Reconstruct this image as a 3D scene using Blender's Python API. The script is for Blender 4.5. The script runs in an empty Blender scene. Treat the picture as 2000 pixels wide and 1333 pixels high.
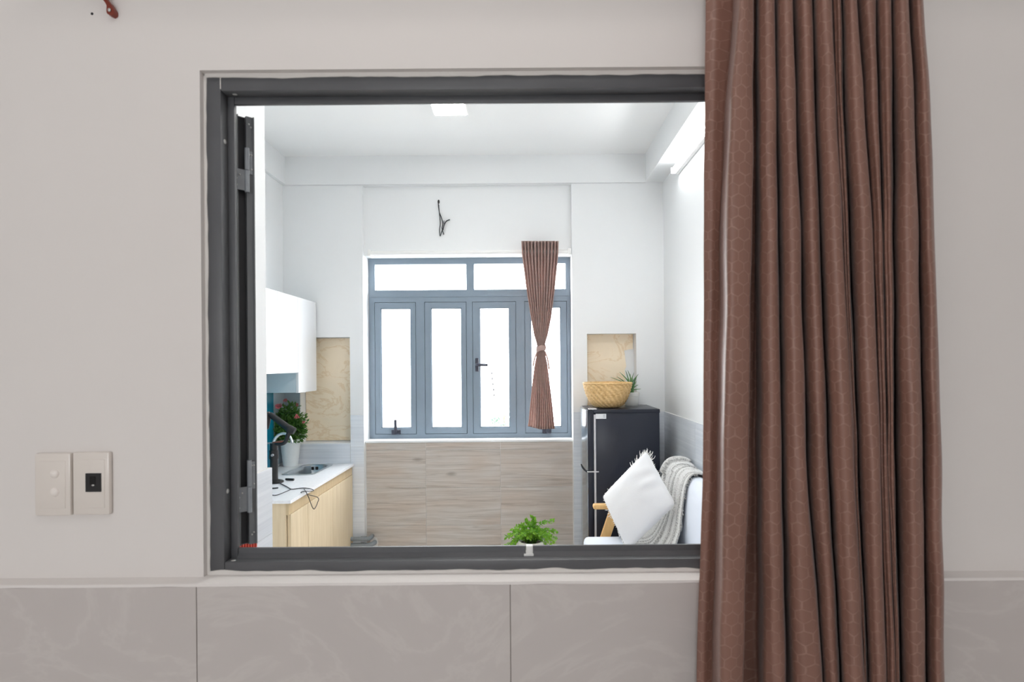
import bpy, bmesh, math, random
from mathutils import Vector, Matrix, noise

random.seed(7)
scene = bpy.context.scene
COL = scene.collection

# ------------------------------------------------------------------ camera
F, VPX, VPY, CZ = 1111.0, 1025.0, 710.0, 1.55
ROLL = math.radians(0.45)
CR, SR = math.cos(ROLL), math.sin(ROLL)
cam = bpy.data.cameras.new('camera')
cam.sensor_width = 36.0
cam.lens = F / 2000 * 36
cam.shift_x = (1000 - VPX) / 2000
cam.shift_y = (VPY - 666.5) / 2000
cam.clip_start = 0.02
cam.dof.use_dof = True
cam.dof.focus_distance = 3.9
cam.dof.aperture_fstop = 7.0
camo = bpy.data.objects.new('camera', cam)
camo.matrix_world = Matrix.Translation((0, 0, CZ)) @ Matrix.Rotation(math.pi / 2, 4, 'X') @ Matrix.Rotation(-ROLL, 4, 'Z')
COL.objects.link(camo)
scene.camera = camo

# ------------------------------------------------------------------ sky and exposure
world = bpy.data.worlds.new('overcast_sky')
world.use_nodes = True
scene.world = world
wb = world.node_tree.nodes['Background']
wb.inputs[0].default_value = (0.95, 0.977, 1.0, 1)
wb.inputs[1].default_value = 14.5
vs = scene.view_settings
vs.view_transform = 'Standard'
vs.look = 'None'
vs.exposure = 0.26
vs.gamma = 1.0
vs.use_curve_mapping = False
scene.cycles.use_denoising = True
scene.cycles.max_bounces = 8
scene.cycles.diffuse_bounces = 5
scene.cycles.glossy_bounces = 3
scene.cycles.transmission_bounces = 2
scene.cycles.use_adaptive_sampling = True
scene.cycles.adaptive_threshold = 0.04
scene.cycles.transparent_max_bounces = 12
scene.cycles.sample_clamp_indirect = 6.0
scene.cycles.caustics_reflective = False
scene.cycles.caustics_refractive = False


def area(name, loc, rot, sx, sy, power, color=(1, 1, 1), portal=False):
    l = bpy.data.lights.new(name, 'AREA')
    l.shape = 'RECTANGLE'; l.size = sx; l.size_y = sy; l.energy = power; l.color = color
    if portal:
        l.cycles.is_portal = True
    o = bpy.data.objects.new(name, l)
    o.location = loc; o.rotation_euler = rot
    COL.objects.link(o)
    return o


# sky portals in the two window openings (they only guide the sky's own light)
area('sky_portal', (-0.44, 4.72, 1.68), (-math.pi / 2, 0, 0), 1.60, 1.44, 1, portal=True)
area('sky_portal', (-0.85, -3.10, 1.80), (math.pi / 2, 0, 0), 1.1, 0.9, 1, portal=True)


# ------------------------------------------------------------------ helpers
def P(px, py, y):
    u, v = px - VPX, py - VPY
    return Vector(((u * CR - v * SR) * y / F, y, CZ - (v * CR + u * SR) * y / F))


def PZ(px, py, z):
    u, v = px - VPX, py - VPY
    return P(px, py, (CZ - z) * F / (v * CR + u * SR))


def XX(px, y):
    return (px - VPX) * y / F


def B(bm, x0, x1, y0, y1, z0, z1, bev=0.0):
    vs_ = [bm.verts.new(p) for p in ((x0, y0, z0), (x1, y0, z0), (x1, y1, z0), (x0, y1, z0), (x0, y0, z1), (x1, y0, z1), (x1, y1, z1), (x0, y1, z1))]
    fs = [bm.faces.new([vs_[i] for i in q]) for q in ((3, 2, 1, 0), (4, 5, 6, 7), (0, 1, 5, 4), (1, 2, 6, 5), (2, 3, 7, 6), (3, 0, 4, 7))]
    if bev:
        es = set(e for f in fs for e in f.edges)
        bmesh.ops.bevel(bm, geom=list(es), offset=bev, segments=3 if bev > 0.01 else 2, profile=0.5, affect='EDGES')
    return vs_


def NB():
    return bmesh.new()


def hexa(bm, pts):
    """box from 8 explicit corners (bottom 4 ccw, top 4)"""
    vs_ = [bm.verts.new(p) for p in pts]
    for q in ((3, 2, 1, 0), (4, 5, 6, 7), (0, 1, 5, 4), (1, 2, 6, 5), (2, 3, 7, 6), (3, 0, 4, 7)):
        bm.faces.new([vs_[i] for i in q])


def catmull(pts, n):
    pts = [Vector(p) for p in pts]
    out = []
    for i in range(len(pts) - 1):
        p0 = pts[max(i - 1, 0)]; p1 = pts[i]; p2 = pts[i + 1]; p3 = pts[min(i + 2, len(pts) - 1)]
        for k in range(n):
            t = k / n
            out.append(0.5 * ((2 * p1) + (p2 - p0) * t + (2 * p0 - 5 * p1 + 4 * p2 - p3) * t * t + (3 * p1 - p0 - 3 * p2 + p3) * t ** 3))
    out.append(pts[-1])
    return out


def tube(bm, pts, r, seg=8, n=6, smooth=True):
    path = catmull(pts, n) if smooth else [Vector(p) for p in pts]
    rr = r if isinstance(r, (list, tuple)) else [r, r]
    rings = []
    up = Vector((0, 0, 1))
    prev = None
    for i, p in enumerate(path):
        d = (path[min(i + 1, len(path) - 1)] - path[max(i - 1, 0)]).normalized()
        if prev is None:
            a = d.cross(up)
            if a.length < 0.05:
                a = d.cross(Vector((1, 0, 0)))
        else:
            a = prev - d * prev.dot(d)
        a.normalize(); prev = a
        b = d.cross(a)
        t = i / (len(path) - 1) * (len(rr) - 1)
        k = min(int(t), len(rr) - 2)
        rad = rr[k] + (rr[k + 1] - rr[k]) * (t - k)
        rings.append([bm.verts.new(p + (a * math.cos(2 * math.pi * j / seg) + b * math.sin(2 * math.pi * j / seg)) * rad) for j in range(seg)])
    for i in range(len(rings) - 1):
        for j in range(seg):
            bm.faces.new((rings[i][j], rings[i][(j + 1) % seg], rings[i + 1][(j + 1) % seg], rings[i + 1][j]))
    bm.faces.new(rings[0][::-1]); bm.faces.new(rings[-1])


def lathe(bm, prof, c, seg=40):
    """prof: list of (r, z); c: centre"""
    rings = []
    for r, z in prof:
        if r < 1e-6:
            rings.append([bm.verts.new((c[0], c[1], c[2] + z))])
        else:
            rings.append([bm.verts.new((c[0] + r * math.cos(2 * math.pi * j / seg), c[1] + r * math.sin(2 * math.pi * j / seg), c[2] + z)) for j in range(seg)])
    for a, b in zip(rings, rings[1:]):
        if len(a) == 1 and len(b) == 1:
            continue
        for j in range(seg):
            k = (j + 1) % seg
            if len(a) == 1:
                bm.faces.new((a[0], b[k], b[j]))
            elif len(b) == 1:
                bm.faces.new((a[j], a[k], b[0]))
            else:
                bm.faces.new((a[j], a[k], b[k], b[j]))


def ball(bm, c, r, sc=(1, 1, 1), seg=10):
    prof = [(r * math.sin(math.pi * i / seg), -r * math.cos(math.pi * i / seg)) for i in range(seg + 1)]
    prof[0] = (0, -r); prof[-1] = (0, r)
    n0 = len(bm.verts)
    lathe(bm, prof, (0, 0, 0), seg + 2)
    bm.verts.ensure_lookup_table()
    for v in list(bm.verts)[n0:]:
        v.co = Vector((v.co.x * sc[0], v.co.y * sc[1], v.co.z * sc[2])) + Vector(c)


def obj(name, bm, mat, parent=None, smooth=False, **props):
    bmesh.ops.recalc_face_normals(bm, faces=bm.faces[:])
    me = bpy.data.meshes.new(name)
    bm.to_mesh(me); bm.free()
    if smooth:
        for p in me.polygons:
            p.use_smooth = True
        if smooth is not True:
            me.set_sharp_from_angle(angle=math.radians(smooth))
    me.materials.append(mat)
    o = bpy.data.objects.new(name, me)
    COL.objects.link(o)
    if parent is not None:
        o.parent = parent
        o.matrix_parent_inverse = wm(parent).inverted()
    for k, v in props.items():
        o[k] = v
    return o


def wm(o):
    m = o.matrix_basis.copy()
    if o.parent:
        m = wm(o.parent) @ o.matrix_parent_inverse @ m
    return m


def thing(name, loc, label, cat, group=None, kind=None):
    o = bpy.data.objects.new(name, None)
    o.empty_display_size = 0.05
    o.location = loc
    COL.objects.link(o)
    tag(o, label, cat, group, kind)
    return o


def tag(o, label=None, cat=None, group=None, kind=None):
    if label: o['label'] = label
    if cat: o['category'] = cat
    if group: o['group'] = group
    if kind: o['kind'] = kind
    return o


# ------------------------------------------------------------------ materials
def srgb(r, g, b):
    return tuple((c / 255 / 12.92) if c / 255 <= 0.04045 else ((c / 255 + 0.055) / 1.055) ** 2.4 for c in (r, g, b))


class NT:
    def __init__(s, name):
        s.m = bpy.data.materials.new(name)
        s.m.use_nodes = True
        s.t = s.m.node_tree
        s.b = s.t.nodes['Principled BSDF']
        s.out = s.t.nodes['Material Output']

    def n(s, typ, **kw):
        x = s.t.nodes.new(typ)
        for k, v in kw.items():
            if k.startswith('i_'):
                key = k[2:]
                x.inputs[int(key) if key.isdigit() else key].default_value = v
            else:
                setattr(x, k, v)
        return x

    def l(s, a, b):
        s.t.links.new(a, b)

    def math(s, op, a, b=None, clamp=False):
        x = s.n('ShaderNodeMath', operation=op, use_clamp=clamp)
        for i, v in enumerate((a, b)):
            if v is None: continue
            if isinstance(v, (int, float)): x.inputs[i].default_value = v
            else: s.l(v, x.inputs[i])
        return x.outputs[0]

    def ramp(s, fac, stops):
        r = s.n('ShaderNodeValToRGB')
        el = r.color_ramp.elements
        while len(el) < len(stops): el.new(0.5)
        for e, (p, c) in zip(el, stops):
            e.position = p; e.color = (*c, 1)
        s.l(fac, r.inputs[0])
        return r.outputs[0]

    def coords(s, scale=(1, 1, 1), rnd=0.0, kind='Object', rot=(0, 0, 0)):
        tc = s.n('ShaderNodeTexCoord')
        mp = s.n('ShaderNodeMapping')
        mp.inputs['Scale'].default_value = scale
        mp.inputs['Rotation'].default_value = rot
        src = tc.outputs[kind]
        if rnd:
            oi = s.n('ShaderNodeObjectInfo')
            ad = s.n('ShaderNodeVectorMath', operation='ADD')
            m = s.math('MULTIPLY', oi.outputs['Random'], rnd)
            s.l(src, ad.inputs[0]); s.l(m, ad.inputs[1])
            src = ad.outputs[0]
        s.l(src, mp.inputs[0])
        return mp.outputs[0]

    def noise(s, vec, scale, detail=4, rough=0.55, dist=0.0):
        x = s.n('ShaderNodeTexNoise')
        x.inputs['Scale'].default_value = scale
        x.inputs['Detail'].default_value = detail
        x.inputs['Roughness'].default_value = rough
        x.inputs['Distortion'].default_value = dist
        s.l(vec, x.inputs['Vector'])
        return x.outputs['Fac']

    def bump(s, h, strength, dist=0.01):
        x = s.n('ShaderNodeBump')
        x.inputs['Strength'].default_value = strength
        x.inputs['Distance'].default_value = dist
        s.l(h, x.inputs['Height'])
        s.l(x.outputs[0], s.b.inputs['Normal'])

    def set(s, col=None, rough=None, metal=None, spec=None):
        if col is not None:
            if isinstance(col, tuple): s.b.inputs['Base Color'].default_value = (*col, 1)
            else: s.l(col, s.b.inputs['Base Color'])
        if rough is not None: s.b.inputs['Roughness'].default_value = rough
        if metal is not None: s.b.inputs['Metallic'].default_value = metal
        if spec is not None: s.b.inputs['Specular IOR Level'].default_value = spec
        return s


def simple(name, rgb, rough=0.5, metal=0.0, var=0.06, nscale=6.0, bump=0.0, bscale=60.0, spec=0.5, stretch=(1, 1, 1)):
    t = NT(name)
    c = srgb(*rgb)
    v = t.coords(stretch)
    nz = t.noise(v, nscale)
    t.set(t.ramp(nz, [(0.3, tuple(x * (1 - var) for x in c)), (0.7, tuple(min(1, x * (1 + var)) for x in c))]), rough, metal, spec)
    if bump:
        t.bump(t.noise(v, bscale), bump, 0.004)
    return t.m


def emitter(name, rgb, strength):
    t = NT(name)
    t.set(rgb, 0.4)
    t.b.inputs['Emission Color'].default_value = (*rgb, 1)
    t.b.inputs['Emission Strength'].default_value = strength
    return t.m


def glass_mat(name, tint=(1, 1, 1), gloss=0.06):
    t = NT(name)
    t.t.nodes.remove(t.b)
    tr = t.n('ShaderNodeBsdfTransparent'); tr.inputs[0].default_value = (*tint, 1)
    gl = t.n('ShaderNodeBsdfGlossy'); gl.inputs['Roughness'].default_value = 0.02
    mx = t.n('ShaderNodeMixShader'); mx.inputs[0].default_value = gloss
    t.l(tr.outputs[0], mx.inputs[1]); t.l(gl.outputs[0], mx.inputs[2]); t.l(mx.outputs[0], t.out.inputs[0])
    return t.m


def plaster(name, rgb, var=0.02):
    t = NT(name)
    c = srgb(*rgb)
    v = t.coords()
    big = t.noise(v, 1.3, 3)
    t.set(t.ramp(big, [(0.3, tuple(x * (1 - var) for x in c)), (0.7, tuple(min(1, x * (1 + var)) for x in c))]), 0.75, 0, 0.25)
    t.bump(t.noise(v, 35, 5), 0.05, 0.006)
    return t.m


def marble_tile(name, base, vein, rough, scale=2.2):
    t = NT(name)
    v = t.coords((1, 1, 1.6), 7.0, rot=(0, math.radians(25), 0))
    w = t.noise(v, scale, 6, 0.6, 1.6)
    a = t.math('ABSOLUTE', t.math('SUBTRACT', w, 0.5))
    t.set(t.ramp(a, [(0.0, srgb(*vein)), (0.035, srgb(*base)), (0.3, tuple(x * 0.96 for x in srgb(*base)))]), rough, 0, 0.5)
    return t.m


def streak_tile(name, c0, c1, rough=0.3, sx=1.2, sz=45):
    """horizontally streaked ceramic"""
    t = NT(name)
    v = t.coords((sx, sx, sz), 9.0)
    nz = t.noise(v, 1.0, 6, 0.65, 0.4)
    t.set(t.ramp(nz, [(0.3, srgb(*c0)), (0.7, srgb(*c1))]), rough, 0, 0.4)
    t.bump(nz, 0.08, 0.003)
    return t.m


def wood_tile(name):
    t = NT(name)
    v = t.coords((1.0, 1.0, 22), 11.0)
    nz = t.noise(v, 2.2, 8, 0.62, 0.9)
    v2 = t.coords((0.8, 0.8, 3), 17.0)
    n2 = t.noise(v2, 2.6, 3, 0.5, 0.5)
    col = t.ramp(nz, [(0.25, srgb(164, 155, 147)), (0.45, srgb(194, 187, 180)), (0.6, srgb(205, 199, 193)), (0.8, srgb(217, 213, 209))])
    warm = t.ramp(n2, [(0.35, srgb(252, 253, 255)), (0.72, srgb(236, 214, 196))])
    mx = t.n('ShaderNodeMixRGB', blend_type='MULTIPLY'); mx.inputs[0].default_value = 0.45
    t.l(col, mx.inputs[1]); t.l(warm, mx.inputs[2])
    # knots
    vo = t.n('ShaderNodeTexVoronoi', feature='F1'); vo.inputs['Scale'].default_value = 2.1
    t.l(t.coords((1.0, 1.0, 2.6), 5.0), vo.inputs['Vector'])
    kn = t.ramp(vo.outputs['Distance'], [(0.0, srgb(105, 98, 92)), (0.05, srgb(190, 184, 178)), (0.12, srgb(255, 255, 255))])
    m2 = t.n('ShaderNodeMixRGB', blend_type='MULTIPLY'); m2.inputs[0].default_value = 0.75
    t.l(mx.outputs[0], m2.inputs[1]); t.l(kn, m2.inputs[2])
    t.set(m2.outputs[0], 0.45, 0, 0.4)
    t.bump(nz, 0.1, 0.003)
    return t.m


def wood(name, c0, c1, stretch=(18, 18, 1), rough=0.45, scale=2.0):
    t = NT(name)
    nz = t.noise(t.coords(stretch, 3.0), scale, 6, 0.6, 0.6)
    t.set(t.ramp(nz, [(0.3, srgb(*c0)), (0.7, srgb(*c1))]), rough, 0, 0.4)
    return t.m


def hex_fabric(name, base, line, cell=0.021, sheen=0.3, transl=0.0):
    """woven cloth with a honeycomb of lighter threads, laid out in the cloth's own UV (metres)"""
    t = NT(name)
    uv = t.n('ShaderNodeUVMap')
    nzv = t.n('ShaderNodeTexNoise'); nzv.inputs['Scale'].default_value = 25
    t.l(uv.outputs[0], nzv.inputs['Vector'])
    sc = t.n('ShaderNodeVectorMath', operation='SCALE'); sc.inputs['Scale'].default_value = 1 / cell
    wob = t.n('ShaderNodeVectorMath', operation='SCALE'); wob.inputs['Scale'].default_value = 0.006
    t.l(nzv.outputs['Color'], wob.inputs[0])
    ad = t.n('ShaderNodeVectorMath', operation='ADD'); t.l(uv.outputs[0], ad.inputs[0]); t.l(wob.outputs[0], ad.inputs[1])
    t.l(ad.outputs[0], sc.inputs[0])
    r3 = 3 ** 0.5

    def cellof(off):
        a = t.n('ShaderNodeVectorMath', operation='ADD'); t.l(sc.outputs[0], a.inputs[0]); a.inputs[1].default_value = (off[0] + 100, off[1] + 100 * r3, 0)
        m = t.n('ShaderNodeVectorMath', operation='MODULO'); t.l(a.outputs[0], m.inputs[0]); m.inputs[1].default_value = (1, r3, 1)
        s_ = t.n('ShaderNodeVectorMath', operation='SUBTRACT'); t.l(m.outputs[0], s_.inputs[0]); s_.inputs[1].default_value = (0.5, r3 / 2, 0)
        ab = t.n('ShaderNodeVectorMath', operation='ABSOLUTE'); t.l(s_.outputs[0], ab.inputs[0])
        sp = t.n('ShaderNodeSeparateXYZ'); t.l(ab.outputs[0], sp.inputs[0])
        d = t.math('ADD', t.math('MULTIPLY', sp.outputs[0], 0.5), t.math('MULTIPLY', sp.outputs[1], r3 / 2))
        return t.math('MAXIMUM', sp.outputs[0], d)
    d = t.math('MINIMUM', cellof((0, 0)), cellof((0.5, r3 / 2)))
    pn = t.noise(uv.outputs[0], 60, 3)
    d2 = t.math('ADD', d, t.math('MULTIPLY', t.math('SUBTRACT', pn, 0.5), 0.16))
    fac = t.ramp(d2, [(0.43, (0, 0, 0)), (0.5, (1, 1, 1))])
    pv = t.noise(uv.outputs[0], 5, 2)
    c0 = t.ramp(pv, [(0.3, tuple(x * 0.93 for x in srgb(*base))), (0.7, tuple(x * 1.07 for x in srgb(*base)))])
    mx = t.n('ShaderNodeMixRGB'); t.l(fac, mx.inputs[0]); t.l(c0, mx.inputs[1]); mx.inputs[2].default_value = (*srgb(*line), 1)
    t.set(mx.outputs[0], 0.44, 0, 0.5)
    t.b.inputs['Sheen Weight'].default_value = sheen
    t.b.inputs['Sheen Roughness'].default_value = 0.4
    wv = t.noise(uv.outputs[0], 900, 2)
    t.bump(t.math('ADD', t.math('MULTIPLY', wv, 0.5), t.math('MULTIPLY', fac, 0.6)), 0.15, 0.002)
    if transl:
        tl = t.n('ShaderNodeBsdfTranslucent'); t.l(mx.outputs[0], tl.inputs[0])
        ms = t.n('ShaderNodeMixShader'); ms.inputs[0].default_value = transl
        t.l(t.b.outputs[0], ms.inputs[1]); t.l(tl.outputs[0], ms.inputs[2]); t.l(ms.outputs[0], t.out.inputs[0])
    return t.m


def leaf_mat(name, c0, c1, transl=0.3):
    t = NT(name)
    nz = t.noise(t.coords(), 22, 3)
    col = t.ramp(nz, [(0.3, srgb(*c0)), (0.7, srgb(*c1))])
    t.set(col, 0.45, 0, 0.4)
    tl = t.n('ShaderNodeBsdfTranslucent'); t.l(col, tl.inputs[0])
    ms = t.n('ShaderNodeMixShader'); ms.inputs[0].default_value = transl
    t.l(t.b.outputs[0], ms.inputs[1]); t.l(tl.outputs[0], ms.inputs[2]); t.l(ms.outputs[0], t.out.inputs[0])
    return t.m


M = {}
M['near_paint'] = plaster('near_wall_paint', (235, 230, 227))
M['far_paint'] = plaster('far_wall_paint', (238, 240, 241), 0.01)
M['ceil'] = plaster('ceiling_paint', (248, 249, 249), 0.008)
M['near_tile'] = marble_tile('pale_marble_wall_tile', (205, 198, 195), (210, 203.5, 200), 0.25)
M['grout'] = simple('grout', (176, 168, 162), 0.9)
M['far_grout'] = simple('white_grout', (226, 226, 224), 0.9)
M['streak'] = streak_tile('grey_streaked_wall_tile', (216, 222, 230), (236, 241, 247), 0.3, 0.9, 60)
M['wood_tile'] = wood_tile('grey_wood_look_tile')
M['beige'] = marble_tile('beige_marble_tile', (250, 233, 206), (238, 214, 178), 0.3, 3.0)
M['floor'] = marble_tile('floor_tile', (238, 237, 234), (222, 220, 216), 0.2)
M['frame'] = simple('dark_grey_painted_metal', (90, 91, 94), 0.42, 0.0, 0.08, 9, 0.02, 25)
M['sash'] = simple('lightened_sash_metal', (116, 119, 122), 0.42, 0.0, 0.06, 9)  # frame paint lightened to make up for weak light on the sash
M['frame_dark'] = simple('charcoal_metal', (52, 54, 58), 0.5)
M['hinge'] = simple('grey_hinge_steel', (152, 157, 162), 0.45, 0.2, 0.12, 30)
M['screw'] = simple('zinc_screw', (205, 205, 202), 0.35, 0.6)
M['far_frame'] = simple('window_grey_with_flare', (133, 148, 162), 0.4, 0.0, 0.03)  # frame grey lightened, window flare put into the colour
M['far_handle'] = simple('dark_bronze_handle', (70, 72, 84), 0.35, 0.4)
M['glass'] = glass_mat('window_glass')
M['caulk'] = simple('white_caulk', (232, 228, 224), 0.8, bump=0.1)
M['switch'] = simple('cream_switch_plastic', (234, 226, 219), 0.3, 0, 0.01)
M['knob'] = simple('switch_rocker_plastic', (246, 238, 232), 0.3, 0, 0.01)
M['black'] = simple('black_plastic', (28, 28, 30), 0.4)
M['dark'] = simple('dark_hole', (30, 28, 28), 0.9)
M['hookred'] = simple('terracotta_red_plastic', (128, 48, 28), 0.35)
M['curtain'] = hex_fabric('brown_honeycomb_curtain', (136, 99, 86), (154, 119, 106), 0.021, 0.12)
M['curtain2'] = hex_fabric('rose_brown_honeycomb_curtain', (196, 168, 160), (210, 186, 178), 0.03, 0.3, 0.42)
M['white_gloss'] = simple('white_gloss_laminate', (238, 240, 242), 0.18, 0, 0.005)
M['cab_side'] = simple('pale_blue_laminate', (208, 222, 228), 0.4, 0, 0.01)
M['white_plastic'] = simple('white_plastic', (244, 244, 242), 0.35, 0, 0.01)
M['teal'] = simple('teal_glass_panel', (20, 122, 148), 0.15, 0, 0.08, 3)
M['wall_shade'] = simple('blue_grey_shaded_wall', (176, 190, 198), 0.5, 0, 0.04, 4)  # shade below the wall cabinet put into the colour
M['oak'] = wood('pale_oak_laminate', (214, 194, 160), (230, 212, 182))
M['oak_dark'] = wood('oak_laminate_edge', (196, 172, 134), (212, 190, 154))
M['worktop'] = simple('white_speckled_worktop', (242, 243, 246), 0.2, 0, 0.04, 60)
M['steel'] = simple('brushed_steel', (196, 202, 206), 0.28, 0.9, 0.05, 8)
M['chrome'] = simple('white_chrome', (235, 238, 240), 0.15, 0.5, 0.01)
M['fridge'] = simple('black_fridge_body', (34, 38, 50), 0.3, 0.0, 0.04, 3, spec=0.35)
M['fridge_door'] = simple('silver_fridge_door', (170, 178, 186), 0.16, 0.85, 0.02)
M['fridge_trim'] = simple('light_grey_fridge_trim', (206, 206, 210), 0.4)
M['label'] = simple('white_paper_label', (228, 230, 234), 0.6)
M['ink'] = simple('grey_ink', (150, 154, 160), 0.7)
M['wicker'] = wood('golden_wicker', (200, 158, 100), (240, 208, 154), (30, 30, 60), 0.6, 1.5)
M['pot'] = simple('white_ceramic', (236, 238, 234), 0.35, 0, 0.02)
M['potrib'] = simple('white_woven_pot', (238, 242, 242), 0.5, 0, 0.02, 6, 0.25, 90)
M['soil'] = simple('potting_soil', (62, 46, 36), 0.95, bump=0.5)
M['fern'] = leaf_mat('bright_fern_leaf', (84, 148, 30), (146, 196, 62), 0.35)
M['fern_dark'] = leaf_mat('fern_stem_green', (70, 120, 36), (96, 142, 50))
M['aloe'] = leaf_mat('aloe_leaf', (62, 110, 66), (120, 158, 104), 0.1)
M['rose_leaf'] = leaf_mat('rose_leaf', (54, 104, 42), (112, 152, 74), 0.3)
M['rose'] = simple('pink_petal', (236, 132, 140), 0.6, 0, 0.2, 20)
M['rose_dim'] = simple('dusky_pink_petal', (190, 112, 112), 0.6, 0, 0.2, 20)
M['cushion'] = simple('white_cotton', (240, 241, 243), 0.9, 0, 0.01, 8, 0.25, 250)
M['fringe'] = simple('white_yarn', (244, 243, 240), 0.9, 0, 0.02)
M['sofa'] = simple('pale_blue_white_upholstery', (226, 232, 242), 0.85, 0, 0.01, 8, 0.12, 300)
M['beech'] = wood('honey_beech', (212, 168, 106), (232, 192, 132), (12, 12, 3), 0.4)
M['pipe'] = simple('grey_pvc', (132, 140, 146), 0.45)
M['cable'] = simple('black_cable', (40, 40, 44), 0.5)
M['red'] = simple('red_ribbed_plastic', (176, 52, 34), 0.4, 0, 0.15, 12)
M['copper'] = simple('copper_rod', (170, 98, 78), 0.35, 0.4)
M['lamp'] = emitter('led_diffuser', (1.0, 0.98, 0.95), 24)
M['added_lamp'] = emitter('added_led_diffuser', (1.0, 0.98, 0.95), 88)  # stronger diffuser for the unseen lamp added to brighten the kitchen
M['tube'] = emitter('fluorescent_tube', (0.97, 0.99, 1.0), 22)
M['near_added_lamp'] = emitter('near_room_added_diffuser', (1.0, 0.955, 0.925), 5.0)  # diffuser of the unseen lamp added over the near room
M['tree'] = leaf_mat('outdoor_leaf', (96, 122, 106), (124, 146, 130), 0.1)
M['bark'] = simple('bark', (92, 80, 68), 0.9)
M['concrete'] = simple('concrete_ground', (170, 168, 164), 0.9)
M['mast'] = simple('mast_grey', (120, 124, 130), 0.6)


def knit_mat():
    t = NT('grey_white_knit')
    uv = t.n('ShaderNodeUVMap')
    mp = t.n('ShaderNodeMapping'); mp.inputs['Scale'].default_value = (1, 1, 1)
    t.l(uv.outputs[0], mp.inputs[0])
    nz = t.noise(mp.outputs[0], 120, 3, 0.7)
    n2 = t.noise(mp.outputs[0], 30, 3, 0.6)
    wv = t.n('ShaderNodeTexWave'); wv.inputs['Scale'].default_value = 7.0; wv.inputs['Distortion'].default_value = 1.5; wv.bands_direction = 'X'
    t.l(mp.outputs[0], wv.inputs['Vector'])
    mix = t.math('ADD', t.math('MULTIPLY', nz, 0.75), t.math('MULTIPLY', wv.outputs['Fac'], 0.3))
    t.set(t.ramp(mix, [(0.33, srgb(168, 168, 166)), (0.47, srgb(224, 223, 220)), (0.66, srgb(246, 246, 244))]), 0.95, 0, 0.1)
    t.bump(t.math('ADD', nz, n2), 0.7, 0.012)
    return t.m


M['knit'] = knit_mat()

S = 'structure'
ZC = 3.17

# ================================================================== STRUCTURE
# ---- partition wall with the window opening (front face Y = 1.11)
OX0, OX1, OZ0, OZ1 = -0.630, 0.580, 1.137, 2.127
WF, WB = 1.11, 1.175
bm = NB()
B(bm, -2.3, OX0, WF, WB, 0, ZC); B(bm, OX1, 2.3, WF, WB, 0, ZC)
B(bm, OX0, OX1, WF, WB, 0, OZ0); B(bm, OX0, OX1, WF, WB, OZ1, ZC)
wall_mid = tag(obj('wall_middle', bm, M['near_paint']), 'off-white painted wall holding the dark-framed window opening', 'wall', None, S)
# grout backing and the painted ledge over the tiles
TF = 1.0765
bm = NB(); B(bm, -2.2, 2.2, TF + 0.003, WF, 0, OZ0 - 0.004)
obj('grout_bed', bm, M['grout'], wall_mid)
bm = NB()
pts = [-2.2 + 4.4 * i / 160 for i in range(161)]
ring = []
for x in pts:
    j = 0.0012 * noise.noise((x * 9, 0, 0)); k = 0.001 * noise.noise((x * 14, 5, 0))
    ring.append([bm.verts.new(p) for p in ((x, WF + 0.001, OZ0 - 0.006), (x, TF + 0.001 + j, OZ0 - 0.006 + k), (x, TF + 0.002 + j, OZ0 - 0.001), (x, WF + 0.001, OZ0 + 0.001))])
for a, b in zip(ring, ring[1:]):
    for q in range(4):
        bm.faces.new((a[q], a[(q + 1) % 4], b[(q + 1) % 4], b[q]))
bm.faces.new(ring[0]); bm.faces.new(ring[-1][::-1])
obj('ledge', bm, M['near_paint'], wall_mid)
# marble wall tiles 60 x 30
sx0 = XX(380, TF)
tw = XX(993, TF) - sx0
bm0 = None
for row in range(4):
    z1 = OZ0 - 0.006 - row * 0.302
    z0 = max(z1 - 0.300, 0.0)
    for k in range(-3, 4):
        x0 = sx0 + k * tw + 0.0008; x1 = x0 + tw - 0.0016
        x0 = max(x0, -2.2); x1 = min(x1, 2.2)
        if x1 - x0 < 0.02: continue
        bm = NB(); B(bm, x0, x1, TF, TF + 0.006, z0, z1, 0.0006)
        obj('wall_tile', bm, M['near_tile'], wall_mid)
# small drill hole
p = P(180, 27, WF)
bm = NB(); tube(bm, [(p.x, WF - 0.0006, p.z), (p.x, WF + 0.004, p.z)], 0.0026, 10, 1, False)
obj('drill_hole', bm, M['dark'], wall_mid)

# ---- near room shell
bm = NB(); B(bm, -2.3, 2.3, -3.2, WF, -0.1, 0)
tag(obj('floor_near', bm, M['floor']), 'pale tiled floor of the room in front of the window', 'floor', None, S)
bm = NB(); B(bm, -2.3, 2.3, -3.2, WF, ZC, ZC + 0.1)
tag(obj('ceiling_near', bm, M['ceil']), 'white ceiling of the room in front of the window', 'ceiling', None, S)
for sgn, nm in ((-1, 'left'), (1, 'right')):
    bm = NB(); B(bm, min(sgn * 2.2, sgn * 2.3), max(sgn * 2.2, sgn * 2.3), -3.2, WF, 0, ZC)
    tag(obj('wall_near_' + nm, bm, M['near_paint']), 'off-white %s side wall of the nearer room' % nm, 'wall', None, S)
bm = NB()
B(bm, -2.2, -1.4, -3.12, -3.0, 0, ZC); B(bm, -0.3, 2.2, -3.12, -3.0, 0, ZC)
B(bm, -1.4, -0.3, -3.12, -3.0, 0, 1.35); B(bm, -1.4, -0.3, -3.12, -3.0, 2.25, ZC)
tag(obj('wall_behind', bm, M['near_paint']), 'off-white wall with an added two-pane window behind the viewer', 'wall', None, S)
w3 = thing('added_window', (-0.85, -3.06, 1.35), 'unseen grey two-pane window added behind the viewer', 'window', None, S)  # out-of-view window added to let light into the nearer room
bm = NB()
for x in (-1.4, -0.875, -0.35): B(bm, x, x + 0.05, -3.08, -3.04, 1.35, 2.25)
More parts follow.
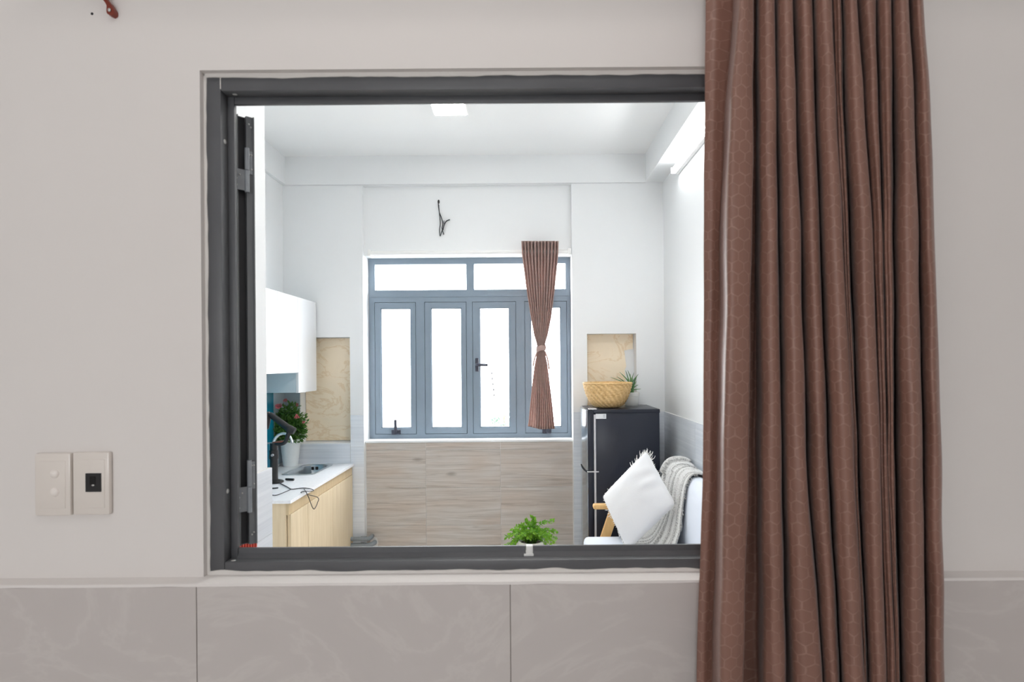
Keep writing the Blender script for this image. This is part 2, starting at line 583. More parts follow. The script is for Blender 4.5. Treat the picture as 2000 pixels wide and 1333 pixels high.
B(bm, -1.4, -0.3, -3.08, -3.04, 1.35, 1.4); B(bm, -1.4, -0.3, -3.08, -3.04, 2.2, 2.25)
obj('frame', bm, M['frame'], w3)
for x in (-1.35, -0.825):
    bm = NB(); B(bm, x, x + 0.475, -3.063, -3.057, 1.4, 2.2); obj('pane', bm, M['glass'], w3)

# ---- far room shell
XR, XL = 1.09, -1.88
STX, STY = -0.990, 2.18
YP, YR = 4.44, 4.48
bm = NB(); B(bm, XL - 0.1, XR + 0.1, WF, 4.72, -0.1, 0)
tag(obj('floor', bm, M['floor']), 'pale tiled floor of the kitchen beyond the window', 'floor', None, S)
bm = NB(); B(bm, XL - 0.1, XR + 0.1, WF, 4.72, ZC, ZC + 0.1)
tag(obj('ceiling', bm, M['ceil']), 'white ceiling of the kitchen beyond the window', 'ceiling', None, S)
bm = NB(); B(bm, XR, XR + 0.1, WB, 4.72, 0, ZC)
wall_r = tag(obj('wall_right', bm, M['far_paint']), 'white right wall behind the sofa with grey streaked tiles below', 'wall', None, S)
bm = NB(); B(bm, 0.95, XR, WB, YP, 2.955, ZC)
tag(obj('trim_1', bm, M['far_paint']), 'white boxed ceiling beam above the fluorescent tube', 'beam', None, S)
bm = NB(); B(bm, XL, -1.85, STY, YP, 2.955, ZC)
tag(obj('trim_2', bm, M['far_paint']), 'shallow white ceiling beam above the kitchen cabinets', 'beam', None, S)
bm = NB(); B(bm, -1.85, 0.95, 4.415, YP, 2.950, ZC)
tag(obj('trim_3', bm, M['far_paint']), 'white ceiling beam running above the far window', 'beam', None, S)
bm = NB(); B(bm, XL - 0.1, XL, STY, 4.72, 0, ZC)
wall_l = tag(obj('wall_left', bm, M['far_paint']), 'white kitchen wall behind the cabinets and sink', 'wall', None, S)
bm = NB(); B(bm, XL - 0.1, STX, WB, STY, 0, ZC)
wall_s = tag(obj('wall_stub', bm, M['far_paint']), 'white projecting wall beside the open sash with grey tiled lower part', 'wall', None, S)

# far wall, with two niches and the window bay
RX0, RX1 = XX(710, YP), XX(1118.5, YP)
NLX0, NLX1 = XX(586, YP), XX(683.5, YP)
NLZ0, NLZ1 = 0.940, 1.765
NRX0, NRX1 = XX(1147, YP), XX(1243, YP)
NRZ0, NRZ1 = 1.02, 1.776
WZ0, WZ1 = 0.945, 2.406
YN = 4.55
bm = NB()
B(bm, XL, NLX0, YP, 4.70, 0, ZC); B(bm, NLX1, RX0, YP, 4.70, 0, ZC)
B(bm, NLX0, NLX1, YP, 4.70, 0, NLZ0); B(bm, NLX0, NLX1, YP, 4.70, NLZ1, ZC); B(bm, NLX0, NLX1, YN, 4.70, NLZ0, NLZ1)
B(bm, RX1, NRX0, YP, 4.70, 0, ZC); B(bm, NRX1, XR, YP, 4.70, 0, ZC)
B(bm, NRX0, NRX1, YP, 4.70, 0, NRZ0); B(bm, NRX0, NRX1, YP, 4.70, NRZ1, ZC); B(bm, NRX0, NRX1, YN, 4.70, NRZ0, NRZ1)
B(bm, RX0, RX1, YR, 4.70, WZ1, 2.948); B(bm, RX0, RX1, YP, 4.70, 2.948, ZC)
B(bm, RX0, RX1, YR, 4.70, 0, WZ0)
wall_f = tag(obj('wall_far', bm, M['far_paint']), 'white far wall around the grey window with two beige niches', 'wall', None, S)
# beige marble slab at the back of each niche
bm = NB(); B(bm, NLX0 + 0.004, NLX1, YN - 0.008, YN, NLZ0 + 0.006, NLZ1 - 0.004)
obj('marble_panel', bm, M['beige'], wall_f, label='beige veined marble panel in the niche beside the wall cabinet')
bm = NB()
a = lambda px, py: P(px, py, YN - 0.008)
out = [a(1140, 800), a(1140, 653), a(1236, 651.5), a(1236, 682), a(1228, 683), a(1219, 685), a(1221, 700), a(1223, 716), a(1220, 724), a(1222, 738), a(1221, 800)]
fr = [bm.verts.new((q.x, YN - 0.008, q.z)) for q in out]; bk = [bm.verts.new((q.x, YN, q.z)) for q in out]
bm.faces.new(fr); bm.faces.new(bk[::-1])
for i in range(len(fr)):
    bm.faces.new((fr[i], bk[i], bk[(i + 1) % len(fr)], fr[(i + 1) % len(fr)]))
obj('marble_panel', bm, M['beige'], wall_f, label='broken beige marble panel in the niche above the fridge')

# wood-look tiles under the far window
YT = YR - 0.008
bm = NB(); B(bm, RX0, RX1, YT + 0.003, YR, 0, WZ0 - 0.012); obj('grout_bed', bm, M['far_grout'], wall_f)
bm = NB(); B(bm, RX0, RX1, YT - 0.004, 4.608, WZ0 - 0.012, WZ0 + 0.004, 0.0015); obj('sill', bm, M['far_paint'], wall_f)
xs = [RX0 + 0.006, P(832, 960, YT).x, P(978, 960, YT).x, RX1 - 0.004]
z_seam = P(832, 953, YT).z
rows = [(z_seam + 0.297, WZ0 - 0.014), (z_seam, z_seam + 0.296), (z_seam - 0.297, z_seam - 0.001), (max(z_seam - 0.594, 0.0), z_seam - 0.298)]
for z0, z1 in rows:
    for x0, x1 in zip(xs, xs[1:]):
        if z1 - z0 < 0.01: continue
        cx, cz = (x0 + x1) / 2, (z0 + z1) / 2
        bm = NB(); B(bm, x0 - cx + 0.0012, x1 - cx - 0.0012, 0, 0.006, z0 - cz + 0.0008, z1 - cz - 0.0008)
        o = obj('wood_tile', bm, M['wood_tile'], wall_f)
        o.location = (cx, YT, cz)


def tiles(parent, axis, plane, a0, a1, z0, z1, sgn, mat, w=0.60, h=0.25, th=0.008, aoff=0.0):
    """tiles on a wall: axis 'Y' = wall facing -Y at y=plane; axis 'X' = wall at x=plane facing sgn"""
    bm = NB()
    if axis == 'Y': B(bm, a0, a1, plane - th + 0.002, plane, z0, z1)
    else: B(bm, min(plane, plane + sgn * (th - 0.002)), max(plane, plane + sgn * (th - 0.002)), a0, a1, z0, z1)
    obj('grout_bed', bm, M['far_grout'], parent)
    zt = z1
    while zt > z0 + 0.01:
        zb = max(zt - h, z0)
        x = a0 - aoff
        while x < a1 - 0.005:
            q0, q1 = max(x, a0), min(x + w, a1)
            if q1 - q0 > 0.005:
                bm = NB()
                cx, cz = (q0 + q1) / 2, (zb + zt) / 2
                dx, dz = (q1 - q0) / 2 - 0.001, (zt - zb) / 2 - 0.001
                if axis == 'Y':
                    B(bm, -dx, dx, 0, th * 0.6, -dz, dz); loc = (cx, plane - th, cz)
                else:
                    B(bm, min(0, -sgn * th * 0.6), max(0, -sgn * th * 0.6), -dx, dx, -dz, dz); loc = (plane + sgn * th, cx, cz)
                o = obj('wall_tile', bm, mat, parent)
                o.location = loc
            x += w
        zt = zb


ZW = 1.157
tiles(wall_f, 'Y', YP, NLX1 + 0.002, RX0 + 0.001, 0, ZW, -1, M['streak'], aoff=0.3)
tiles(wall_f, 'Y', YP, XL, NLX1 + 0.001, 0, NLZ0 - 0.006, -1, M['streak'])
tiles(wall_f, 'Y', YP, RX1, XR, 0, ZW + 0.01, -1, M['streak'], aoff=0.2)
tiles(wall_r, 'X', XR, WB + 0.3, YP - 0.01, 0, ZW + 0.01, -1, M['streak'], aoff=0.25)
tiles(wall_s, 'X', STX, WB + 0.02, STY + 0.006, 0, ZW, 1, M['streak'], th=0.016, aoff=0.1)
# teal backsplash; blue-grey sheets colour in the shaded wall under the cabinet
yt = 1111 * 1.876 / (1025 - 533)
bm = NB(); B(bm, XL, XL + 0.006, 2.9, yt, 0.80, 1.60)
obj('wall_panel', bm, M['teal'], wall_l, label='teal glass backsplash panel')
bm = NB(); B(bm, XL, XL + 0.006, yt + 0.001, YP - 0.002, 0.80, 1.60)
obj('wall_panel', bm, M['wall_shade'], wall_l, label='blue-grey sheet coloured as shaded wall')
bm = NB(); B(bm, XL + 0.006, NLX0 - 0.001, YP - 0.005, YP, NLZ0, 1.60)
obj('wall_panel', bm, M['wall_shade'], wall_f, label='blue-grey sheet coloured as shaded wall')

# ---- window 1: the dark frame in the partition wall
w1 = thing('window_1', (0, 1.14, OZ0), 'dark grey metal window frame with its sash swung open', 'window', None, S)
FX0, FX1, FZ0, FZ1 = -0.628, 0.578, 1.137, 2.123
IX0, IX1, IZ0, IZ1 = -0.5975, 0.5475, 1.1607, 2.0935
FY0, FY1, FY2 = 1.125, 1.150, 1.172
for nm, bx in (('jamb', (FX0, IX0, FY0, FY2, FZ0, FZ1)), ('jamb', (IX1, FX1, FY0, FY2, FZ0, FZ1)), ('head', (IX0 + 0.0006, IX1 - 0.0006, FY0, FY2, IZ1, FZ1)), ('bottom_rail', (IX0 + 0.0006, IX1 - 0.0006, FY0, FY2, FZ0, IZ0))):
    bm = NB(); B(bm, *bx, bev=0.0015); obj('frame_' + nm, bm, M['frame'], w1, 30)
# inner stop with a chamfer along the bottom
SX0, SX1, SZ0, SZ1 = -0.5835, 0.5335, 1.1790, 2.0790
bm = NB(); B(bm, IX0, SX0, FY1, FY2 - 0.012, IZ0, IZ1, 0.0012); obj('stop', bm, M['frame'], w1, 30)
bm = NB(); B(bm, SX1, IX1, FY1, FY2 - 0.012, IZ0, IZ1, 0.0012); obj('stop', bm, M['frame'], w1, 30)
bm = NB(); B(bm, SX0, SX1, FY1 + 0.001, FY2 - 0.012, SZ1, IZ1, 0.0012); obj('stop', bm, M['frame'], w1, 30)
kx0, kx1 = P(1027, 1078, FY1).x, P(1041, 1078, FY1).x
for x0, x1 in ((SX0, kx0), (kx1, SX1)):
    bm = NB()
    y0, y1 = FY1, FY2 - 0.012
    prof = [(y0 - 0.004, IZ0), (y0 + 0.004, IZ0 + 0.0075), (y0 + 0.005, SZ0), (y1, SZ0), (y1, IZ0)]
    aa = [bm.verts.new((x0, y, z)) for y, z in prof]; bb = [bm.verts.new((x1, y, z)) for y, z in prof]
    bm.faces.new(aa); bm.faces.new(bb[::-1])
    for i in range(5): bm.faces.new((aa[i], bb[i], bb[(i + 1) % 5], aa[(i + 1) % 5]))
    obj('stop', bm, M['frame'], w1)
bm = NB()
B(bm, kx0 + 0.0005, kx1 - 0.0005, FY1 - 0.0015, FY2 - 0.011, IZ0, SZ0 + 0.0015, 0.001)
B(bm, kx0 - 0.004, kx1 + 0.0012, FY1 - 0.004, FY1, IZ0, IZ0 + 0.0045, 0.0008)
obj('strike', bm, M['white_plastic'], w1, 30, label='white plastic strike block')
# wavy caulk round the frame
bm = NB()


def wavy(p0, p1, inn, n, w0, jit, seed):
    p0, p1, inn = Vector(p0), Vector(p1), Vector(inn)
    prev = None
    for i in range(n + 1):
        t = i / n
        c = p0.lerp(p1, t)
        w = w0 + jit * noise.noise((t * 11 + seed, seed, 0)) + jit * 0.6 * noise.noise((t * 37 + seed, seed * 2, 3))
        qs = [c - inn * 0.004, c + inn * w, c + inn * (w + 0.0008)]
        row = [bm.verts.new((qs[0].x, FY0 - 0.0025, qs[0].z)), bm.verts.new((qs[1].x, FY0 - 0.0018, qs[1].z)), bm.verts.new((qs[2].x, FY0 + 0.0006, qs[2].z)), bm.verts.new((qs[0].x, FY0 + 0.0006, qs[0].z))]
        if prev:
            for q in range(4): bm.faces.new((prev[q], prev[(q + 1) % 4], row[(q + 1) % 4], row[q]))
        prev = row


wavy((FX0, 0, FZ0), (FX0, 0, FZ1), (1, 0, 0), 120, 0.003, 0.0022, 1.3)
wavy((FX0, 0, FZ1), (FX1, 0, FZ1), (0, 0, -1), 150, 0.0035, 0.0028, 4.1)
wavy((FX0, 0, FZ0), (FX1, 0, FZ0), (0, 0, 1), 150, 0.005, 0.004, 8.2)
obj('caulk', bm, M['caulk'], w1)
# joint line and screws
bm = NB(); B(bm, IX0 - 0.0008, IX0 + 0.0008, FY0 - 0.0006, FY0 + 0.001, IZ1 + 0.004, FZ1 - 0.003); obj('joint_seam', bm, M['caulk'], w1)
for (px, py, yy) in ((440, 277, 1.14), (441.5, 960, 1.14)):
    q = P(px, py, yy)
    bm = NB(); ball(bm, (IX0, yy, q.z), 0.0048, (0.45, 1, 1)); obj('screw', bm, M['screw'], w1, True)
q = P(456, 1098, 1.135)
bm = NB(); ball(bm, (q.x, 1.135, IZ0), 0.0042, (1.2, 1, 0.4)); obj('screw', bm, M['screw'], w1, True)
q = P(459, 183, 1.14)
bm = NB(); ball(bm, (q.x, 1.14, IZ1), 0.004, (1.2, 1, 0.4)); obj('screw', bm, M['screw'], w1, True)

# the sash, swung back into the kitchen
SO = Vector((-0.592, 1.180, 0)); ES = Vector((0.7071, 0.7071, 0)); ET = Vector((-0.7071, 0.7071, 0))
SBZ, STZ = 1.1745, 2.073


def SB(bm, s0, s1, t0, t1, z0, z1):
    c = lambda s, t, z: SO + ES * s + ET * t + Vector((0, 0, z))
    hexa(bm, [c(s0, t0, z0), c(s1, t0, z0), c(s1, t1, z0), c(s0, t1, z0), c(s0, t0, z1), c(s1, t0, z1), c(s1, t1, z1), c(s0, t1, z1)])


W_ = 0.50
bm = NB()
SB(bm, 0.017, 0.0315, 0.0, 0.05, SBZ, STZ); SB(bm, 0.0, 0.0172, 0.010, 0.05, SBZ, STZ); SB(bm, 0.0, 0.0015, 0.002, 0.0102, SBZ, STZ); SB(bm, 0.0295, 0.0318, -0.004, 0.0002, SBZ, STZ)
SB(bm, 0.0, 0.035, W_ - 0.05, W_, SBZ, STZ)
SB(bm, 0.0, 0.035, 0.0499, W_ - 0.0499, SBZ, SBZ + 0.05); SB(bm, 0.0, 0.035, 0.0499, W_ - 0.0499, STZ - 0.05, STZ)
sash = obj('sash', bm, M['sash'], w1, label='dark grey metal sash swung open past square')
bm = NB(); SB(bm, 0.015, 0.02, 0.048, W_ - 0.048, SBZ + 0.048, STZ - 0.048); obj('pane', bm, M['glass'], sash)
bm = NB(); SB(bm, 0.002, 0.0168, 0.0090, 0.0098, SBZ + 0.002, STZ - 0.002); obj('channel', bm, M['frame_dark'], sash)
for z0, zm, z1 in ((1.912, 1.958, 2.004), (1.243, 1.297, 1.352)):
    bm = NB()
    SB(bm, 0.0172, 0.0285, -0.0028, 0.0, zm - 0.006, z1 - 0.004)      # leaf on the sash
    SB(bm, -0.012, 0.0172, -0.0040, -0.0012, z0 + 0.003, zm)         # leaf on the frame
    c = lambda s, t, z: SO + ES * s + ET * t + Vector((0, 0, z))
    tube(bm, [c(0.0165, -0.0045, z0), c(0.0165, -0.0045, zm - 0.0006)], 0.0048, 12, 1, False)
    tube(bm, [c(0.0165, -0.0045, zm + 0.0006), c(0.0165, -0.0045, z1)], 0.0048, 12, 1, False)
    h = obj('hinge', bm, M['hinge'], sash, 40)
    for s, zz in ((0.022, z1 - 0.012), (0.026, zm + 0.004), (0.026, z1 - 0.012), (-0.004, z0 + 0.012), (0.002, zm - 0.012), (-0.004, zm - 0.02)):
        bm = NB(); ball(bm, c(s, -0.0036 if s > 0.01 else -0.0046, zz), 0.0019, (1, 1, 1), 6); obj('screw', bm, M['screw'], sash, True)
for s, zz in ((0.022, STZ - 0.016), (0.026, STZ - 0.022), (0.022, SBZ + 0.02), (0.026, SBZ + 0.024)):
    bm = NB(); ball(bm, SO + ES * s + ET * -0.0006 + Vector((0, 0, zz)), 0.0021, (1, 1, 1), 6); obj('screw', bm, M['screw'], sash, True)

# ---- window 2: the far window
YW = 4.60
w2 = thing('window_2', (-0.44, YW, WZ0), 'blue-grey four-panel window with two transom lights in the far wall', 'window', None, S)
k = YW / F
VX = lambda px: (px - VPX) * k
VZ = lambda v: CZ - v * k
FX = (RX0 + 0.001, RX1 - 0.001)
sashes = [(733, 812, 744, 803), (830.5, 911, 842, 902), (924, 1007.5, 937, 995.5), (1026, 1107, 1037, 1096)]
sz_out = (VZ(136), VZ(-120.2)); sz_pane = (VZ(125), VZ(-109.5))
tz = (VZ(-144.8), VZ(-195)); tx = [(VX(733.3), VX(912)), (VX(927), VX(1106))]
bm = NB()
G = 0.0035


def frame_layer(y0, y1, grow):
    # vertical cuts
    outx = [(VX(a) - grow, VX(b) + grow) for a, b, _, _ in sashes]
    z0, z1 = sz_out[0] - grow, sz_out[1] + grow
    B(bm, FX[0], FX[1], y0, y1, WZ0, z0)
    B(bm, FX[0], FX[1], y0, y1, z1, tz[0]); B(bm, FX[0], FX[1], y0, y1, tz[1], WZ1)
    xs_ = [FX[0]] + [v for p_ in outx for v in p_] + [FX[1]]
    for i in range(0, len(xs_), 2): B(bm, xs_[i], xs_[i + 1], y0, y1, z0, z1)
    xs_ = [FX[0], tx[0][0], tx[0][1], tx[1][0], tx[1][1], FX[1]]
    for i in range(0, len(xs_), 2): B(bm, xs_[i], xs_[i + 1], y0, y1, tz[0], tz[1])


frame_layer(YW, YW + 0.028, G)
frame_layer(YW + 0.028, YW + 0.06, -0.016)
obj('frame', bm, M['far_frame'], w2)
bm = NB()
zb = (VZ(-120.2 - 3) + tz[0]) / 2
B(bm, FX[0] + 0.003, FX[1] - 0.003, YW - 0.004, YW, zb - 0.012, zb + 0.03)
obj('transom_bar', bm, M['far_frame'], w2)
for x0, x1 in tx:
    bm = NB(); B(bm, x0 - 0.004, x1 + 0.004, YW + 0.035, YW + 0.041, tz[0] - 0.004, tz[1] + 0.004); obj('pane', bm, M['glass'], w2)
for i, (a, b, c, d) in enumerate(sashes):
    xa, xb, xc, xd = VX(a), VX(b), VX(c), VX(d)
    bm = NB()
    y0, y1 = YW - 0.002, YW + 0.026
    B(bm, xa, xc, y0, y1, *sz_out); B(bm, xd, xb, y0, y1, *sz_out)
    B(bm, xc, xd, y0, y1, sz_out[0], sz_pane[0]); B(bm, xc, xd, y0, y1, sz_pane[1], sz_out[1])
    e = 0.007   # glazing bead
    B(bm, xc - 0.001, xc + e, y0 + 0.01, y1, *sz_pane); B(bm, xd - e, xd + 0.001, y0 + 0.01, y1, *sz_pane)
    B(bm, xc, xd, y0 + 0.01, y1, sz_pane[0] - 0.001, sz_pane[0] + e); B(bm, xc, xd, y0 + 0.01, y1, sz_pane[1] - e, sz_pane[1] + 0.001)
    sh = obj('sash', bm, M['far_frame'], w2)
    bm = NB(); B(bm, xc - 0.003, xd + 0.003, YW + 0.014, YW + 0.020, sz_pane[0] - 0.003, sz_pane[1] + 0.003); obj('pane', bm, M['glass'], sh)
    if i in (0, 3):
        hx = VX((773, 0, 0, 1067)[i])
        zb = VZ(133)
        bm = NB(); B(bm, hx - 0.036, hx + 0.036, YW - 0.018, YW - 0.002, zb - 0.018, zb + 0.022, 0.004)
        tube(bm, [(hx, YW - 0.024, zb - 0.01), (hx, YW - 0.026, zb + 0.03), (hx, YW - 0.03, zb + 0.105)], [0.014, 0.012, 0.011], 10, 3)
        obj('handle', bm, M['far_handle'], sh, 40)
    if i == 2:
        q = P(932, 713, YW)
        bm = NB(); B(bm, q.x - 0.014, q.x + 0.014, YW - 0.016, YW - 0.002, q.z - 0.054, q.z + 0.054, 0.005)
        tube(bm, [(q.x, YW - 0.01, q.z), (q.x, YW - 0.045, q.z), (q.x + 0.03, YW - 0.055, q.z - 0.001), (q.x + 0.09, YW - 0.055, q.z - 0.002)], [0.012, 0.012, 0.012, 0.011], 10, 4)
        obj('handle', bm, M['far_handle'], sh, 40)

# ================================================================== OUTSIDE
bm = NB(); B(bm, -30, 30, 4.75, 60, -6.1, -6.0)
tag(obj('ground_outside', bm, M['concrete']), 'pale ground far below outside the window', 'ground', None, S)


def leaf_cloud(bm, c, r, n, size, seed, sc=(1, 1, 1), minz=None):
    rnd = random.Random(seed)
    for i in range(n):
        d = Vector((rnd.gauss(0, 1), rnd.gauss(0, 1), rnd.gauss(0, 1))).normalized()
        q = Vector(c) + Vector((d.x * r * sc[0], d.y * r * sc[1], d.z * r * sc[2])) * (rnd.random() ** 0.4)
        if minz is not None and q.z < minz: continue
        leaf(bm, q, (d + Vector((rnd.uniform(-.6, .6), rnd.uniform(-.6, .6), rnd.uniform(-.3, .7)))).normalized(), size * rnd.uniform(0.7, 1.3), size * 0.5, rnd)


def leaf(bm, q, d, ln, wd, rnd):
    s = d.cross(Vector((rnd.uniform(-1, 1), rnd.uniform(-1, 1), rnd.uniform(0.2, 1)))).normalized()
    n = s.cross(d)
    p = [q, q + d * ln * 0.45 + s * wd * 0.5 + n * wd * 0.15, q + d * ln, q + d * ln * 0.45 - s * wd * 0.5 + n * wd * 0.15]
    v = [bm.verts.new(x) for x in p]
    bm.faces.new((v[0], v[1], v[2])); bm.faces.new((v[0], v[2], v[3]))


c = P(985, 812, 14)
t = thing('tree', (c.x, 14, -6), 'pale green tree top outside, low in the pane beside the lever handle', 'tree')
bm = NB(); tube(bm, [(c.x, 14, -6), (c.x + .05, 14, -3), (c.x, 14, c.z)], [0.12, 0.09, 0.03], 8, 4); obj('trunk', bm, M['bark'], t, True)
bm = NB()
for dx, dz, r in ((0.0, -0.05, 0.22), (-0.22, -0.12, 0.12), (0.1, -0.32, 0.2), (-0.1, -0.36, 0.14), (0.0, -0.9, 0.5)):
    leaf_cloud(bm, (c.x + dx, 14, c.z + dz), r, 120, 0.09, int(dx * 100 + 50), (1.3, 1, 0.5))
obj('foliage', bm, M['tree'], t)
t0, t1 = P(957, 697, 22), P(965, 772, 22)
t = thing('antenna_mast', (t1.x, 22, -6), 'faint thin mast with a row of dark dots seen outside the pane', 'mast')
bm = NB(); tube(bm, [(t1.x + 0.1, 22, -6), t1, t0], 0.012, 6, 1, False); obj('pole', bm, M['mast'], t)
for i in range(8):
    q = t0.lerp(t1, i / 7)
    bm = NB(); ball(bm, q, 0.045, (1, 1, 1.2), 6); obj('insulator', bm, M['black'], t, True)

# ================================================================== NEAR THINGS
# switch plates
def plate(px0, px1, py0, py1, name, label, cat):
    a_, b_ = P(px0, (py0 + py1) / 2, WF), P(px1, (py0 + py1) / 2, WF)
    zt, zb = P((px0 + px1) / 2, py0, WF).z, P((px0 + px1) / 2, py1, WF).z
    t = thing(name, ((a_.x + b_.x) / 2, WF, zb), label, cat)
    bm = NB(); B(bm, a_.x, b_.x, WF - 0.011, WF, zb, zt, 0.004); obj('plate', bm, M['switch'], t, 40)
    return t, (a_.x + b_.x) / 2, (zt + zb) / 2


t, cx, cz = plate(76, 146, 884, 1006, 'light_switch', 'cream light switch plate with two round rockers', 'switch')
bm = NB(); B(bm, cx - 0.026, cx + 0.026, WF - 0.0122, WF - 0.010, cz - 0.046, cz + 0.046, 0.001); obj('insert', bm, M['switch'], t, 40)
for py in (926, 962):
    q = P(107, py, WF - 0.012)
    bm = NB(); ball(bm, (q.x, WF - 0.0115, q.z), 0.0088, (1, 0.62, 1), 14); obj('rocker', bm, M['knob'], t, True)
t, cx, cz = plate(150, 221, 882, 1004, 'wall_socket', 'cream wall socket plate with a square black outlet', 'socket')
bm = NB(); B(bm, cx - 0.027, cx + 0.027, WF - 0.0122, WF - 0.010, cz - 0.047, cz + 0.047, 0.001); obj('insert', bm, M['switch'], t, 40)
q = P(183, 943, WF - 0.012)
bm = NB(); B(bm, q.x - 0.015, q.x + 0.015, WF - 0.0138, WF - 0.011, q.z - 0.018, q.z + 0.018, 0.0006); jk = obj('outlet', bm, M['black'], t, label='black outlet insert')
bm = NB(); B(bm, q.x - 0.006, q.x + 0.005, WF - 0.0146, WF - 0.0136, q.z - 0.004, q.z + 0.012, 0.0008); obj('jack_recess', bm, M['dark'], jk)
bm = NB(); ball(bm, (q.x, WF - 0.014, q.z - 0.005), 0.0022, (1.4, 0.6, 0.8), 8); obj('pin', bm, M['screw'], jk, True)

# red hook
h0 = P(214, 26, WF)
t = thing('wall_hook', (h0.x, WF, h0.z), 'curved red-brown plastic bracket screwed to the wall top left', 'hook')
bm = NB()
path = catmull([P(215.5, 30.5, 1.1), P(215.5, 24, 1.099), P(214, 14, 1.097), P(209, 5, 1.093), P(200, -6, 1.088), P(188, -30, 1.08), P(184, -60, 1.08), P(194, -90, 1.09)], 8)
prev = None
for i, q in enumerate(path):
    tt = i / (len(path) - 1)
    w = (0.0052 + 0.0024 * math.sin(min(tt * 3.2, 1) * math.pi)) * (0.45 + 0.55 * min(tt * 14, 1))
    row = [bm.verts.new((q.x - w, q.y, q.z + 0.002)), bm.verts.new((q.x + w, q.y, q.z)), bm.verts.new((q.x + w, min(q.y + 0.012, WF), q.z)), bm.verts.new((q.x - w, min(q.y + 0.012, WF), q.z + 0.002))]
    if prev:
        for j in range(4): bm.faces.new((prev[j], prev[(j + 1) % 4], row[(j + 1) % 4], row[j]))
    else: bm.faces.new(row)
    prev = row
bm.faces.new(prev[::-1])
bmesh.ops.bevel(bm, geom=[e for e in bm.edges], offset=0.0012, segments=1, affect='EDGES') if False else None
obj('bracket', bm, M['hookred'], t, 50)
q = P(213, 19, 1.097)
bm = NB(); ball(bm, (q.x, 1.0975, q.z), 0.0031, (1, 0.5, 1.2), 8); obj('screw', bm, M['screw'], t, True)

# near curtain -------------------------------------------------------------
ROWS = [
    (-170, [1380, 1446, 1473, 1475, 1510, 1544, 1581, 1617, 1639, 1664, 1702, 1736, 1767, 1792]),
    (0, [1378, 1440, 1472, 1475, 1512, 1547, 1585, 1623, 1642, 1671, 1709, 1740, 1774, 1801]),
    (220, [1376, 1424, 1471, 1475, 1515, 1553, 1591, 1632, 1647, 1686, 1715, 1742, 1784, 1817]),
    (450, [1375, 1415, 1468, 1476, 1518, 1562, 1599, 1645, 1657, 1703, 1723, 1743, 1792, 1824]),
    (890, [1374, 1410, 1461, 1477, 1525, 1573, 1615, 1667, 1673, 1718, 1733, 1746, 1801, 1838]),
    (1333, [1361, 1400, 1450, 1480, 1533, 1606, 1638, 1688, 1693, 1730, 1750, 1757, 1807, 1844]),
    (2300, [1352, 1392, 1446, 1482, 1540, 1622, 1650, 1700, 1706, 1742, 1762, 1770, 1816, 1856]),
]


def row_at(py):
    for (y0, a_), (y1, b_) in zip(ROWS, ROWS[1:]):
        if py <= y1:
            t_ = (py - y0) / (y1 - y0)
            t_ = t_ * t_ * (3 - 2 * t_) * 0.4 + t_ * 0.6
            return [p_ + (q_ - p_) * t_ for p_, q_ in zip(a_, b_)]
    return ROWS[-1][1]


def cross(py):
    r = row_at(py)
    L, R, e1, v = r[0], r[1], r[2], r[3:]
    deep = min(max((py + 100) / 900, 0), 1)
    pts = [(L, 1.040), (L + (R - L) * 0.35, 1.032), (R - 14, 1.036), (R - 7, 1.033), (R + 2, 0.970), (R + 8, 0.944),
           (R + (e1 - R) * 0.55, 0.940), (e1 - 7, 0.946), (e1, 0.962), (e1 - 5, 1.03), (e1 - 3, 1.062), (e1 + 5, 1.068)]
    for i in range(len(v) - 1):
        a_, b_ = v[i], v[i + 1]
        w = b_ - a_
        big = min(w / 45, 1)
        hsh = 0.5 + 0.5 * math.sin(i * 2.7)
        yf = 0.956 - 0.014 * hsh + (1 - big) * 0.02
        yv = (1.024 + 0.032 * deep * (0.5 + 0.5 * hsh)) * big + 1.0 * (1 - big)
        if i == 0: yv = 1.055
        pts += [(a_ + w * 0.03, yv + 0.012), (a_ + w * 0.18, yf + 0.026 * big + 0.004), (a_ + w * 0.45, yf + 0.006), (a_ + w * 0.74, yf), (a_ + w * 0.95, yf + 0.008), (b_ - 0.2, yf + 0.028)]
    pts.append((v[-1] - 3, 1.045))
    return pts


ct = thing('window_curtain', (0.52, 1.0, 0.05), 'full-length brown honeycomb-patterned curtain hanging in front of the window', 'curtain')
bm = NB()
uvl = bm.loops.layers.uv.new('UVMap')
NZ = 110
grid = []
for i in range(NZ + 1):
    py = -165 + (2210 + 165) * i / NZ
    z = CZ - (py - VPY) * 1.0 / F
    cr = cross(py)
    cp = catmull([Vector((p_[0], p_[1], 0)) for p_ in cr], 5)
    row = []
    for j, q in enumerate(cp):
        yy = q.y + 0.004 * noise.noise((q.x * 0.035, py * 0.006, 1.7)) * (0.3 + min(max(py, 0), 900) / 900)
        pxx = q.x + 2.4 * noise.noise((j * 0.07, py * 0.0075, 9.0)) * (1 if 0 < j < len(cp) - 1 else 0.6)
        x = (pxx - VPX - (py - VPY) * SR) * yy / F
        row.append(Vector((x, yy, z)))
    grid.append(row)
mid = grid[NZ // 3]
arc = [0.0]
for a_, b_ in zip(mid, mid[1:]): arc.append(arc[-1] + (b_ - a_).length)
vv = [[bm.verts.new(q) for q in row] for row in grid]
for i in range(NZ):
    for j in range(len(mid) - 1):
        f = bm.faces.new((vv[i][j], vv[i][j + 1], vv[i + 1][j + 1], vv[i + 1][j]))
        for lp, (ii, jj) in zip(f.loops, ((i, j), (i, j + 1), (i + 1, j + 1), (i + 1, j))):
            lp[uvl].uv = (arc[jj], grid[ii][0].z)
o = obj('fabric', bm, M['curtain'], ct, True)
md = o.modifiers.new('thickness', 'SOLIDIFY'); md.thickness = 0.0016; md.offset = 0
zt = grid[0][0].z
